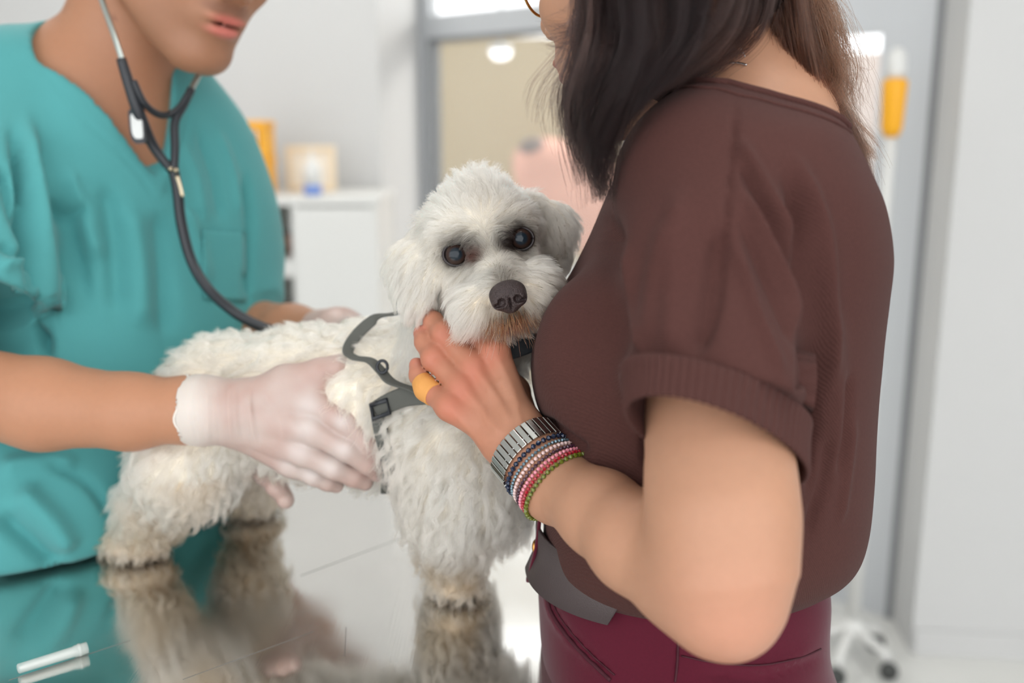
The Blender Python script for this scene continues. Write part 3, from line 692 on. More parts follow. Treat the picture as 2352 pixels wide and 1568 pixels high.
# ---------------------------------------------------------------- stethoscope
st = empty('stethoscope', 'black tubed stethoscope hanging from the ears over the teal scrubs', 'stethoscope')
M_blk = material('black_rubber', lin(30, 34, 40), .35, spec=.5); M_chr = material('steel_tube', lin(190, 200, 196), .3, metal=.9)
for pts in (((205,-130,1.10),(225,-30,1.07),(262,80,1.045),(284,148,1.04)), ((520,40,1.13),(480,130,1.13),(455,175,1.115),(436,212,1.10))):
    tubeobj('ear_tube', spline(L(*pts), 24), .0032, M_chr, st)
tubeobj('eartip', spline(L((205,-130,1.10),(200,-150,1.115)), 6), [.004,.006,.0065,.006,.005,.003], M_blk, st)
tubeobj('sleeve', spline(L((278,135,1.04),(300,205,1.045),(322,268,1.055),(352,335,1.075),(394,392,1.085)), 40), np.interp(np.linspace(0,1,40), [0,.1,.45,1], [.0052,.0056,.0066,.0048]), M_blk, st, 14)
tubeobj('sleeve', spline(L((440,204,1.10),(422,240,1.095),(402,280,1.09),(402,340,1.087),(400,392,1.085)), 40), np.interp(np.linspace(0,1,40), [0,.3,1], [.0045,.005,.0045]), M_blk, st, 14)
tubeobj('spring', spline(L((306,185,1.04),(330,235,1.05),(358,260,1.065),(385,264,1.08),(412,247,1.09),(432,216,1.095)), 40), .0038, M_blk, st, 12)
M_riv = material('brass_rivet', lin(190, 176, 150), .3, metal=1)
for px, py in ((392, 388), (404, 391)): MB().lathe([(.001,-.003),(.0026,-.001),(.0026,.001),(.001,.0025)], Matrix.Translation(Vector(P(px, py, 1.078))) @ Matrix.Rotation(math.pi/2, 4, 'X'), 12).build('rivet', M_riv, st, True)
tubeobj('tubing', spline(L((398,388,1.086),(408,440,1.093),(416,510,1.10),(440,600,1.105),(480,665,1.10),(540,718,1.09),(600,750,1.09),(655,767,1.10),(700,790,1.12)), 90), .0059, M_blk, st, 14)
tubeobj('print_strip', spline(L((406,404,1.083),(414,430,1.086),(419,452,1.088)), 12), 0, M_riv, st, 8, (.0022, .0006), (0, -1, 0))
_e = [P(314+12*math.sin(t)*.8+4*math.cos(t)*0, 290+34*math.cos(t), 1.05) for t in np.linspace(0, 2*np.pi, 24, endpoint=False)]
def badge(name, s, off, mat):
    c = np.mean(_e, 0); a = np.array([P(-math.cos(t)*0+314+s*(15*np.sign(math.sin(t))*abs(math.sin(t))**.5+ -6*math.cos(t)), 290-s*34*np.sign(math.cos(t))*abs(math.cos(t))**.6, 1.052-off) for t in np.linspace(0, 2*np.pi, 32, endpoint=False)])
    b = a+[0, .006, 0]; f = [tuple(range(32)), tuple(range(63, 31, -1))]+[(k, 32+k, 32+(k+1) % 32, (k+1) % 32) for k in range(32)]
    mesh(name, np.vstack([a, b]), f, mat, st, False)
badge('clip', 1.18, 0, M_blk); badge('name_plate', .85, .0015, material('plate_white', lin(205, 208, 206), .5))
# ================================================================ the dog
dog = empty('dog', 'small fluffy white dog standing on the steel table, looking at the camera', 'dog')
_ro = math.radians(13.9); cr, sr = math.cos(_ro), math.sin(_ro)
c_r, c_u, c_f = np.array([1., 0, 0]), np.array([0, sp, cp]), np.array([0, -cp, sp])
DU = -sr*c_r+cr*c_u; DF = c_f+.06*c_r; DF /= np.linalg.norm(DF); DRt = np.cross(DU, DF); DRt /= np.linalg.norm(DRt); DU = np.cross(DF, DRt)
DR = np.array([DRt, DU, DF]); DC = P(1122, 566, .815)
def dl(p): return (p-f4(DC))@f4(DR).T if p.dtype == np.float32 else (p-DC)@DR.T
def dw(*q): return DC+np.array(q)@DR
EYES = [(-.0276, 0, 0), (.0276, 0, 0)]
NOSE = (.0025, -.0448, .053)
def dhead(p):
    q = dl(p); m = np.c_[np.abs(q[:, 0]), q[:, 1], q[:, 2]]
    g = ell(q, (-.004, .016, -.038), (.047, .040, .05))
    g = smin(g, ell(m, (.026, .012, -.012), (.02, .016, .016)), .016)           # brow
    g = smin(g, ell(m, (.027, -.028, -.02), (.015, .022, .026)), .02)            # cheeks
    g = smin(g, cone(q, (0, -.016, -.01), (.004, -.034, .038), .022, .0135), .016)
    g = smin(g, ell(m, (.021, -.044, .026), (.016, .0155, .018)), .012); g = smin(g, ell(q, (.030, -.040, .020), (.016, .017, .018)), .01)
    g = smin(g, ell(q, (.004, -.06, .024), (.017, .011, .016)), .01)
    g = smax(g, -(nrm(m-f4((.0276, 0, .003)))-.0095), .008)
    for s, a, b, c in ((-1, (.044, .026, -.028), (.062, .000, -.022), (.068, -.024, -.024)), (1, (.046, .028, -.04), (.062, .008, -.042), (.056, -.022, -.044))):
        A, Bq, C = [np.array((s*t[0], t[1], t[2])) for t in (a, b, c)]
        sd = np.array([s*.35, .1, 1.]); 
        g = smin(g, sheet(q, [A, Bq, C], [.012, .021, .016] if s < 0 else [.012, .017, .012], [sd]*3, [.006, .007, .0055]), .006)
    return g
def dbody(p):
    g = chain(p, *hand_pts((1115,620,.872,.045),(1080,760,.898,.046),(1030,880,.935,.058)), .03)
    g = smin(g, chain(p, *hand_pts((1020,900,.945,.060),(860,915,.965,.063),(700,912,.985,.059),(520,925,1.02,.06),(470,945,1.03,.05)), .03), .03)
    g = smin(g, ell(p, P(1050, 1010, .905), (.05, .045, .06)), .03)
    g = smin(g, ell(p, P(1130, 1080, .93), (.042, .045, .06)), .03)
    g = smin(g, chain(p, *hand_pts((1040,1040,.90,.042),(1040,1150,.905,.032),(1045,1245,.955,.02),(1045,1305,.968,.018)), .02), .025)
    g = smin(g, ell(p, P(1050, 1331, .972), (.026, .03, .016)), .012)
    g = smin(g, chain(p, *hand_pts((1050,1040,1.0,.04),(1050,1180,1.02,.024),(1050,1290,1.04,.018)), .02), .02)
    g = smin(g, ell(p, PZ(1050, 1296, TZ+.012), (.022, .026, .013)), .01)
    g = smin(g, chain(p, *hand_pts((480,980,1.0,.056),(430,1065,.985,.042),(355,1150,1.03,.026),(320,1215,1.055,.022)), .02), .025)
    g = smin(g, ell(p, P(316, 1243, 1.06), (.036, .028, .017)), .015)
    g = smin(g, chain(p, *hand_pts((540,980,1.08,.05),(560,1080,1.11,.03),(574,1125,1.165,.022)), .02), .025)
    g = smin(g, ell(p, P(582, 1152, 1.175), (.03, .028, .016)), .012)
    g = smin(g, chain(p, *hand_pts((470,885,1.04,.022),(438,862,1.05,.015)), .01), .015)
    return smax(g, TZ+.002-p[:, 2], .004)
def dsdf(p): return smin(dbody(p), within(p, DC, .13, dhead), .015)
DV, DFc = surface(dsdf, (-.46, .70, .89), (.06, 1.24, 1.34), .0032)
DN = vnormals(DV, DFc)
ql = dl(DV)
inhead = (np.abs(ql[:, 0]) < .1) & (ql[:, 1] > -.085) & (ql[:, 2] > -.09)
x, y, d = proj(DV)
# ---- colour of the coat
def coat(v, rp=None, k=1):              # rp: strand roots, k points each
    vn = lambda s, sd: vnoise(v, s, sd) if rp is None else np.repeat(vnoise(rp, s, sd), k)
    q = dl(v); n = len(v); c = np.tile(np.array(lin(250, 241, 224)), (n, 1))
    def add(w, rgb):
        nonlocal c; w = np.clip(w, 0, 1)[:, None]; c = c*(1-w)+np.array(lin(*rgb))*w
    add(.3*np.clip(vn(40, 2)+.2, 0, 1), (218, 200, 174))
    hm_ = np.where((np.abs(q) < .11).all(1))[0]; qh = q[hm_]
    def g(ctr, r):
        w = np.zeros(n); w[hm_] = np.exp(-nrm((qh-np.array(ctr))/np.array(r))**3); return w
    for e in EYES: add((.98+.3*vn(300, 6))*g((e[0]*.86, e[1]+.001, e[2]+.004), (.0245, .020, .03)), (34, 27, 25))
    add(.95*g((-.0135, -.006, .006), (.011, .008, .02)), (62, 26, 16))
    add(.85*g((.0125, -.003, .006), (.009, .009, .02)), (44, 34, 30))
    add(.85*g((.002, -.028, .045), (.015, .013, .04)), (62, 52, 46))
    add(.95*g((.001, -.071, .045), (.033, .0095, .05)), (110, 50, 22))
    add(.95*g((.002, -.0615, .052), (.02, .0075, .04)), (24, 16, 14))
    add(.4*g((.03, -.05, .03), (.02, .02, .03)), (214, 180, 138))
    add(.4*g((-.02, -.052, .034), (.016, .016, .03)), (222, 190, 150))
    add(.5*g((.056, -.012, -.044), (.016, .026, .02)), (150, 118, 84))
    x, y, d = proj(v)
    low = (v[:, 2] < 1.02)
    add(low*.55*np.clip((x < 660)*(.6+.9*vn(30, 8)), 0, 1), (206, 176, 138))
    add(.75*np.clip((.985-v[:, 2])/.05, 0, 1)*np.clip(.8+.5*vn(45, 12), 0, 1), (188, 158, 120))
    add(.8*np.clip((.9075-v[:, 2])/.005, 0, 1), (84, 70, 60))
    return c
M_dskin = material('dog_skin', (.7, .6, .5), .8, attr=True)
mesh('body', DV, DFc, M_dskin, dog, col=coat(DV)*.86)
# ---- fur
def furmat(name, rough=.35, radial=.6, coat=0, ior=1.5):
    m = bpy.data.materials.new(name); m.use_nodes = True; nt = m.node_tree; nt.nodes.clear(); N = nt.nodes.new; K = nt.links.new
    a = N('ShaderNodeAttribute'); a.attribute_name = 'Col'; h = N('ShaderNodeBsdfHairPrincipled'); h.model = 'CHIANG'; h.parametrization = 'COLOR'
    K(a.outputs['Color'], h.inputs['Color']); h.inputs['Roughness'].default_value = rough; h.inputs['Radial Roughness'].default_value = radial; h.inputs['IOR'].default_value = ior
    d = N('ShaderNodeBsdfDiffuse'); K(a.outputs['Color'], d.inputs[0]); x = N('ShaderNodeMixShader'); x.inputs[0].default_value = coat; K(h.outputs[0], x.inputs[1]); K(d.outputs[0], x.inputs[2])
    o = N('ShaderNodeOutputMaterial'); K(x.outputs[0], o.inputs[0]); return m
def strands(name, pts, rad, col, mat, parent):   # pts (n,k,3), rad (n,k), col (n,3)
    n, k = pts.shape[:2]
    hc = bpy.data.hair_curves.new(name); hc.add_curves([k]*n)
    hc.attributes['position'].data.foreach_set('vector', np.ascontiguousarray(pts, np.float32).ravel())
    (hc.attributes.get('radius') or hc.attributes.new('radius', 'FLOAT', 'POINT')).data.foreach_set('value', np.ascontiguousarray(rad, np.float32).ravel())
    pt = len(col) != n; c = np.ones((len(col), 4), np.float32); c[:, :3] = col
    hc.attributes.new('Col', 'FLOAT_COLOR', 'POINT' if pt else 'CURVE').data.foreach_set('color', c.ravel())
    hc.materials.append(mat); o = bpy.data.objects.new(name, hc); return link(o, parent)
from mathutils.kdtree import KDTree
def nearest(a, b):
    t = KDTree(len(b))
    for i, p in enumerate(b): t.insert(p, i)
    t.balance(); return np.array([t.find(p)[1] for p in a])
def unit(a): return a/(np.linalg.norm(a, axis=1)[:, None]+1e-12)
def roots(v, f, w, n):
    tri = np.vstack([f[:, [0, 1, 2]], f[:, [0, 2, 3]]]); q = v[tri]
    ar = np.linalg.norm(np.cross(q[:, 1]-q[:, 0], q[:, 2]-q[:, 0]), axis=1)*w[tri].mean(1)
    i = rng.choice(len(tri), n, p=ar/ar.sum()); b = rng.dirichlet((1, 1, 1), n)
    return (q[i]*b[..., None]).sum(1), tri[i], b
# length, flow and density on the mesh vertices
g3 = lambda ctr, r: np.exp(-(np.linalg.norm((ql-np.array(ctr))/np.array(r), axis=1))**2)
Ln = np.full(len(DV), .021)
Ln = np.where(inhead, .0125, Ln)
ear = inhead & (np.abs(ql[:, 0]) > .047) & (ql[:, 2] < -.02); Ln[ear] = .011
Ln -= .005*np.exp(-((np.abs(ql[:, 0])-.041)/.006)**2)*inhead*(ql[:, 1] < .02)
Ln += .016*g3((.004, .053, -.03), (.026, .02, .03))+.009*g3((.03, -.05, .025), (.02, .02, .025))+.009*g3((-.022, -.05, .025), (.02, .02, .025))
Ln -= .006*g3((0, -.008, .01), (.022, .016, .03))+.006*g3((.003, -.028, .03), (.012, .012, .02))
for e in EYES: Ln -= .0075*g3(e, (.016, .016, .02))
Ln -= .008*g3(NOSE, (.013, .011, .016)); Ln -= .013*g3((.003, -.0615, .036), (.021, .0085, .03))
chest = (~inhead)*np.exp(-(((x-1060)/150)**2+((y-1090)/170)**2)); Ln += .010*chest
Ln = np.where((~inhead) & (x < 900) & (y < 1000), .016, Ln); Ln = np.where((~inhead) & (y < 900), np.minimum(Ln, .015), Ln)
Ln = np.where(DV[:, 2] < .945, .0125, Ln); Ln = np.clip(Ln, .0025, .04)
fl = np.tile(np.array([-.25, 0, -1.]), (len(DV), 1))                        # body hair hangs and runs back
back = np.clip((DN[:, 2]-.2)/.6, 0, 1)[:, None]; fl = fl*(1-back)+np.array([-.9, .25, -.1])*back
lg = ((DV[:, 2] < 1.0) & (x < 700))[:, None]; fl = np.where(lg, np.array([-.35, -.1, -1.]), fl)
hd = np.zeros_like(DV)
top = np.clip((ql[:, 1]-.005)/.03, 0, 1)[:, None]
hloc = np.c_[np.sign(ql[:, 0])*np.clip(np.abs(ql[:, 0])/.02, .2, 1), -.5-.6*np.abs(ql[:, 0])/.05, -.25+0*ql[:, 0]]    # muzzle and cheeks
tloc = np.c_[ql[:, 0]*14+.3*vnoise(DV, 60, 4), .75+0*ql[:, 0], -.55+0*ql[:, 0]]
br = np.exp(-((ql[:, 0]/.014)**2+((ql[:, 1]+.006)/.016)**2))[:, None]
hl = hloc*(1-top)+tloc*top; hl = hl*(1-br)+np.c_[ql[:, 0]*40, .6+0*ql[:, 0], 0*ql[:, 0]]*br
for e in EYES:
    r = ql-np.array(e); k = np.exp(-(np.linalg.norm(r[:, :2], axis=1)/.016)**2)[:, None]; hl = hl*(1-k)+unit(np.c_[r[:, :2], -.01+0*r[:, 0]])*k
rn = ql-np.array(NOSE); k = np.exp(-(np.linalg.norm(rn, axis=1)/.017)**2)[:, None]; hl = hl*(1-k)+unit(np.c_[rn[:, 0], rn[:, 1]*1.2, -.004+0*rn[:, 0]])*k
mouth = np.exp(-(((ql[:, 0]-.005)/.022)**2+((ql[:, 1]+.056)/.012)**2))[:, None]*(ql[:, 2] > 0)[:, None]; hl = hl*(1-mouth)+np.array([.1, -1, .35])*mouth
hd = unit(hl)@DR
hd = np.where(ear[:, None], np.array([0, -.12, -1.])+DRt*np.sign(ql[:, :1])*.25, hd)
fl = unit(np.where(inhead[:, None], hd, fl))
lift = np.where(inhead, .42, .55); lift = np.where(ear, .35, lift); lift = lift+.5*g3((.008, .055, -.03), (.025, .02, .03))+.25*g3((0, .05, -.03), (.05, .02, .04))
den = np.where(inhead, 2.4, 1.); den = np.where((DN@c_f) < -.35, den*.25, den)
for e in EYES: den *= 1-.97*np.exp(-(np.linalg.norm((ql-np.array(e))/np.array((.0088, .0088, .011)), axis=1))**6)
den *= 1-np.exp(-(np.linalg.norm((ql-np.array(NOSE))/np.array((.0135, .011, .012)), axis=1))**6)
den = np.where(DV[:, 2] < TZ+.004, 0, den)
def fur(n, npt, per, wob, seedlen, rad, obstacles):
    p, ti, b = roots(DV, DFc, den, n)
    bl = lambda a: (a[ti]*b[..., None]).sum(1) if a.ndim > 1 else (a[ti]*b).sum(1)
    N = unit(bl(DN)); F = unit(bl(fl)); le = bl(Ln)*rng.uniform(.65, 1.25, n); lf = bl(lift)
    F = unit(F-N*(F*N).sum(1)[:, None]*.85)
    m = max(n//per, 1); ci = rng.choice(n, m, False); own = ci[nearest(p, p[ci])]
    rv = rng.normal(size=(n, 3)); D0 = unit(N*lf[:, None]+F+.10*rv); hd_ = bl(inhead.astype(float)); cD = unit(N*lf[:, None]+F+(.42-.2*hd_)[:, None]*rv)[own]; D = unit(.45*D0+.55*cD)
    s = np.linspace(0, 1, npt)[None, :, None]
    G = np.array([0, 0, -1.])
    lo = le[:, None, None]*(.55+.45*(le[own]/le))[:, None, None]
    path = D[:, None]*s+(N*.5)[:, None]*(s-s*s)+G*(.18*s*s)+F[:, None]*(.2*s*s)
    side = unit(np.cross(cD, rv[own])); sd2 = np.cross(cD, side)
    ph = rng.uniform(0, 6.28, n)[own][:, None, None]; amp = (wob*rng.uniform(.3, 1.2, n)*(2.1-1.5*hd_))[own][:, None, None]
    lam = (le[own]*0+rng.uniform(.011, .02, n)[own])[:, None, None]
    w = 6.283*s*lo/lam+ph
    path = path*lo+amp*s*(np.sin(w)*side[:, None]+.6*np.cos(w*.8)*sd2[:, None])
    cl = (p[own]-p)[:, None]*((.80-.36*hd_)[:, None, None]*s**1.1)
    q = p[:, None]+path+cl+rng.normal(size=(n, 1, 3))*.0006*s
    q[..., 2] = np.maximum(q[..., 2], TZ+.0006)
    keep = np.ones(n, bool)
    for c, r, fn, t in obstacles:                                            # hair does not run through hands or cloth
        near_ = np.linalg.norm(q[:, -1]-c, axis=1) < r+.03
        i = np.where(near_)[0]
        if not len(i): continue
        ins = fn(q[i].reshape(-1, 3)).reshape(len(i), npt) <= t
        hit = ins.any(1); first = ins.argmax(1); keep[i] &= ~(hit & (first < 2))
        j, fr_ = i[hit], np.maximum(first[hit]-1, 0)/(npt-1)                # trim the strand where it meets the obstacle
        ss = np.linspace(0, 1, npt)[None]*fr_[:, None]*(npt-1); i0 = np.minimum(ss.astype(int), npt-2); w_ = (ss-i0)[..., None]
        q[j] = np.take_along_axis(q[j], i0[..., None].repeat(3, -1), 1)*(1-w_)+np.take_along_axis(q[j], (i0+1)[..., None].repeat(3, -1), 1)*w_
    q, le = q[keep], le[keep]
    ra = rad*(1-.75*np.linspace(0, 1, npt)[None]**1.5)*rng.uniform(.7, 1.2, (len(q), 1))
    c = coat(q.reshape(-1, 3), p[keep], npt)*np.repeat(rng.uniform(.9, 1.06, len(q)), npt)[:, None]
    return q, ra, np.clip(c, 0, .965)
OBS = [(P(1080, 880, .82), .14, whand, .0008), (P(640, 990, .93), .17, glove_n, .0008), (P(1300, 800, .80), .2, wtop, .001), (np.array((-.2, 1.08, 1.1)), .2, glove_f, .0008)]
M_fur = furmat('white_fur', .35, .6, .12)
q, ra, c = fur(150000, 8, 34, .0022, 1, .00017, OBS)
strands('fur', q, ra, c, M_fur, dog)
# ---- eyes, nose
for k, e in enumerate(EYES):
    C = dw(e[0], e[1], e[2]-.0022); look = unit((CAM-C+[0.02, 0, .05])[None])[0]
    eR = axes(look, (0, 0, 1)); n1, n2 = 20, 32; v = []
    for i in range(n1+1):
        t = math.pi*i/n1
        for j in range(n2):
            a = 2*math.pi*j/n2; v.append(C+.0098*(math.cos(t)*eR[0]+math.sin(t)*(math.cos(a)*eR[1]+math.sin(a)*eR[2])))
    v = np.array(v); f = np.array([(i*n2+j, i*n2+(j+1) % n2, (i+1)*n2+(j+1) % n2, (i+1)*n2+j) for i in range(n1) for j in range(n2)])
    ang = np.repeat(np.linspace(0, 180, n1+1), n2); iris = np.array(lin(52, 36, 30)); pup = np.array(lin(26, 36, 44)); rim = np.array(lin(20, 16, 16))
    w1 = np.clip((ang-28)/10, 0, 1)[:, None]; w2 = np.clip((ang-52)/8, 0, 1)[:, None]
    mesh('eye', v, f, material('eye_gloss', (0, 0, 0), 0.06, attr=True, spec=.35), dog, col=(pup*(1-w1)+iris*w1)*(1-w2)+rim*w2)
    M_lid = material('dark_eyelid', lin(40, 32, 32), .45)
    lid = [C+.0102*(.30*eR[0]+.95*(math.cos(a)*eR[1]*1.06+math.sin(a)*eR[2]*.93)) for a in np.linspace(0, 2*np.pi, 40)]
    tubeobj('eyelid', lid, .0013, M_lid, dog, 8)
    s = 1 if k == 0 else -1
    tubeobj('tear_duct', [C+.0102*(.42*eR[0]+DRt*s*t+DU*(-.12)) for t in (.78, .92, 1.1, 1.3)], [.0008, .0016, .0016, .0006], material('pink_duct', lin(150, 92, 84) if k == 0 else lin(80, 60, 58), .35), dog, 8)
def dnose(p):
    q = dl(p)-np.array(NOSE); q = q/1.13; m = np.c_[np.abs(q[:, 0]), q[:, 1], q[:, 2]]
    g = ell(q, (0, .002, 0), (.0128, .0088, .0075))
    g = smin(g, ell(m, (.0065, -.0028, .002), (.0058, .0058, .006)), .003)
    g = smin(g, ell(q, (0, -.007, -.001), (.006, .005, .005)), .004)
    g = smax(g, -ell(m, (.0056, -.0038, .0076), (.0029, .0031, .0045)), .0012)
    g = smax(g, -ell(m, (.0088, -.005, .0058), (.003, .0013, .004)), .001)
    return 1.13*smax(g, -ell(q, (0, -.007, .006), (.0006, .006, .004)), .001)
nv, nf = surface(dnose, dw(*NOSE)-.022, dw(*NOSE)+.022, .0007)
mesh('nose', nv, nf, material('dog_nose', lin(58, 46, 45), .42, noise=(350, .5), bump=[(900, .9, .0012)], spec=.4), dog)
# whiskers and stained beard hairs
wr = []; wc = []
for i in range(340):
    a = rng.uniform(-.024, .034); u = -.054-.010*abs(rng.normal()); b = dw(a*.8, u+.004, .042-abs(a-.005)*.45)
    dr = unit((DU*-1+DRt*(a-.004)*16+DF*rng.uniform(.1, .6)+rng.normal(size=3)*.2)[None])[0]; le = rng.uniform(.008, .018)
    wr.append([b+dr*le*t+np.array([0, 0, -.003])*t*t for t in np.linspace(0, 1, 6)]); wc.append(lin(*((120, 66, 34), (84, 46, 28), (196, 150, 100))[rng.integers(3)]))
for i in range(26):
    s = rng.choice([-1, 1]); b = dw(s*rng.uniform(.008, .03)+.004, rng.uniform(-.065, -.042), .034); dr = unit((-DU*.9+DRt*s*rng.uniform(.2, .9)+DF*.3)[None])[0]; le = rng.uniform(.02, .034)
    wr.append([b+dr*le*t+rng.normal(size=3)*.0003+np.array([0, 0, -.004])*t*t for t in np.linspace(0, 1, 6)]); wc.append(lin(236, 226, 208))
strands('whiskers', np.array(wr), np.tile(np.linspace(.00022, .00007, 6), (len(wr), 1)), np.array(wc), M_fur, dog)
# ================================================================ hair of the person in brown
M_hair = furmat('dark_brown_hair', .3, .4, .3, 1.38)
def scalp(p):
    q = (p-WC)@WR.T; g = headsdf(p, WC, WR, .97)-.014-.002*vnoise(p, 90, 4)
    return smax(g, np.minimum(q[:, 0]*.8+q[:, 2]*-.25-.022, q[:, 0]*.45-q[:, 2]*1.+.068)*1., .02)
_v, _f = surface(lambda p: within(p, WC, .16, scalp), WC-.15, WC+.15, .0045)
mesh('scalp_hair', _v, _f, material('hair_base', lin(26, 18, 17), .9, spec=.08, bump=[((900, 900, 60), .8, .003)]), wo)
HG = [  # guide locks: points, spread, count, colour, wave
 ([(1450,-380,.75),(1375,-200,.70),(1368,-60,.685),(1366,60,.68),(1345,150,.682),(1318,230,.688),(1330,330,.70),(1352,420,.71)], .007, 900, 0, 1),
 ([(1480,-390,.74),(1420,-200,.675),(1410,-20,.665),(1405,110,.66),(1370,220,.668),(1362,320,.68),(1382,450,.70)], .011, 1500, 0, 1),
 ([(1520,-390,.73),(1470,-200,.66),(1470,-20,.645),(1470,110,.65),(1430,210,.655),(1392,310,.67),(1385,462,.69)], .013, 1700, 0, 1),
 ([(1560,-390,.73),(1560,-200,.655),(1570,-20,.645),(1555,90,.65),(1500,170,.652),(1430,250,.662),(1392,350,.68)], .013, 1700, 0, 1),
 ([(1600,-380,.74),(1640,-200,.665),(1660,-40,.655),(1640,50,.66),(1570,120,.665),(1480,190,.665),(1415,280,.675)], .012, 1500, 1, 1),
 ([(1420,-360,.77),(1375,-220,.73),(1368,-100,.70),(1360,0,.69),(1335,58,.69),(1300,78,.69),(1250,86,.69)], .004, 150, 0, 1.5),
 ([(1420,-360,.77),(1385,-220,.73),(1375,-100,.70),(1370,10,.69),(1345,80,.69),(1315,96,.69),(1268,80,.69)], .004, 120, 0, 1.5),
 ([(1440,-370,.76),(1375,-200,.71),(1375,-40,.69),(1360,100,.685),(1320,170,.69),(1292,215,.69),(1285,290,.70)], .005, 260, 0, 1.5),
 ([(1440,-370,.76),(1385,-200,.70),(1385,-40,.68),(1375,120,.675),(1345,230,.68),(1320,300,.69),(1350,400,.70)], .006, 300, 0, 1.5),
 ([(1630,-370,.76),(1710,-200,.695),(1725,-60,.685),(1715,30,.69),(1680,90,.70),(1600,150,.70),(1520,190,.685)], .010, 1300, 1, 1),
 ([(1660,-360,.78),(1770,-200,.74),(1815,-60,.725),(1838,80,.73),(1870,190,.75),(1925,290,.785),(1960,370,.805),(1978,440,.82)], .012, 1300, 2, 1.6),
 ([(1670,-350,.82),(1800,-180,.79),(1845,-20,.775),(1878,90,.78),(1890,190,.80),(1935,290,.82),(1995,368,.84)], .010, 900, 3, 1.8),
 ([(1650,-350,.84),(1740,-150,.82),(1765,20,.815),(1785,110,.81),(1840,210,.81),(1905,310,.825),(1965,430,.85)], .012, 1500, 2, 1.4),
 ([(1640,-350,.80),(1735,-180,.755),(1750,-40,.745),(1745,50,.75),(1775,125,.76),(1845,215,.78),(1920,300,.80)], .012, 1500, 1, 1.2),
 ([(1650,-350,.79),(1780,-180,.75),(1820,-40,.738),(1800,60,.74),(1790,140,.75),(1840,210,.77),(1900,270,.79)], .012, 1000, 3, 1.8),
 ([(1670,-350,.80),(1790,-180,.77),(1840,-30,.755),(1885,70,.755),(1922,140,.757),(1918,188,.76),(1870,200,.765),(1815,185,.77)], .004, 150, 3, 1.5),
 ([(1670,-350,.79),(1800,-180,.76),(1860,-40,.75),(1900,50,.75),(1925,130,.757),(1935,200,.76),(1905,205,.765),(1890,170,.77)], .005, 150, 3, 2),
 ([(1660,-350,.78),(1800,-170,.755),(1850,-20,.75),(1885,100,.755),(1925,190,.77),(1938,270,.78)], .007, 220, 3, 2)]
HC = [lin(27, 18, 18), lin(44, 29, 26), lin(70, 44, 34), lin(104, 70, 52)]
for gp, sp_, n_, ci_, w_v in list(HG):          # loose wisps beside the main locks
    for _ in range(5):
        o_ = rng.normal(size=2)*(22, 10); k_ = rng.uniform(.5, 1.3); e_ = rng.normal(size=2)*26
        HG.append(([(a[0]+o_[0]*k_+e_[0]*(i/len(gp))**2, a[1]+o_[1]+e_[1]*(i/len(gp))**2, a[2]+rng.normal()*.004-.006) for i, a in enumerate(gp)], .0035, int(rng.integers(14, 42)), min(3, ci_+int(rng.integers(0, 2))), w_v*1.5))
hp, hr, hcl = [], [], []
for gp, sprd, n, ci, wv_ in HG:
    K_ = 22; g = spline(L(*gp), K_); t, N_, B_ = frames(g); s = np.linspace(0, 1, K_)
    prof = np.interp(s, [0, .25, .7, 1], [.9, 1., .9, .45])
    nl = max(n//38, 5); la = rng.normal(size=(nl, 2))*.6; lph = rng.uniform(0, 6.28, (nl, 2)); lam = rng.uniform(.001, .0055, nl)*wv_
    own = rng.integers(nl, size=n); fly = rng.random(n) < .10
    off = la[own][:, None, :]*prof[None, :, None]*sprd
    w = np.stack([np.sin(s*9+lph[own, 0:1]), np.cos(s*7.5+lph[own, 1:2])], -1)*lam[own][:, None, None]*s[None, :, None]
    ind = rng.normal(size=(n, 1, 2))*.0016*(1+fly[:, None, None]*2.6*s[None, :, None])+np.cumsum(rng.normal(size=(n, K_, 2))*.00022, 1)*(1+2*fly[:, None, None])
    o = off+w+ind
    q = g[None]+o[..., :1]*N_[None]+o[..., 1:]*B_[None]
    cut = rng.uniform(.74 if ci == 0 else .9, 1.02, n)                       # uneven ends
    ss = np.clip(s[None]*cut[:, None], 0, 1)*(K_-1); i0 = np.minimum(ss.astype(int), K_-2); fr = (ss-i0)[..., None]
    q = np.take_along_axis(q, i0[..., None].repeat(3, -1), 1)*(1-fr)+np.take_along_axis(q, (i0+1)[..., None].repeat(3, -1), 1)*fr
    hp.append(q); hr.append(np.tile(np.interp(s, [0, .7, 1], [.00011, .0001, .00004]), (n, 1)))
    hcl.append(np.array(HC[ci])*rng.uniform(.4, 2.0, (n, 1)))
strands('hair', np.vstack(hp), np.vstack(hr), np.vstack(hcl), M_hair, wo)
# ---------------------------------------------------------------- glasses
gl = empty('eyeglasses', 'thin gold rimmed eyeglasses on the face of the person in brown', 'glasses')
M_gold = material('gold_wire', lin(190, 140, 80), .25, metal=1); M_lens = material('clear_lens', (.95, .97, .97), .02, alpha=.08)
wl = lambda *q: WC+.97*np.array(q)@WR
for s in (-1, 1):
    ring = [wl(.098+.004*math.cos(a)*0-abs(s*.034+.026*math.cos(a))*.12, s*.034+.026*math.cos(a), .000+.0235*math.sin(a)) for a in np.linspace(0, 2*np.pi, 48)]
    tubeobj('rim', ring, .0011, M_gold, gl, 8)
    mesh('lens', ring[:-1], [tuple(range(47))], M_lens, gl, False)
    tubeobj('temple', spline([wl(.092, s*.06, .008), wl(.05, s*.076, .012), wl(-.01, s*.083, .012), wl(-.03, s*.082, -.012)], 20), .0012, M_gold, gl, 8)
tubeobj('bridge', spline([wl(.098, -.009, .006), wl(.104, 0, .010), wl(.098, .009, .006)], 10), .0011, M_gold, gl, 8)
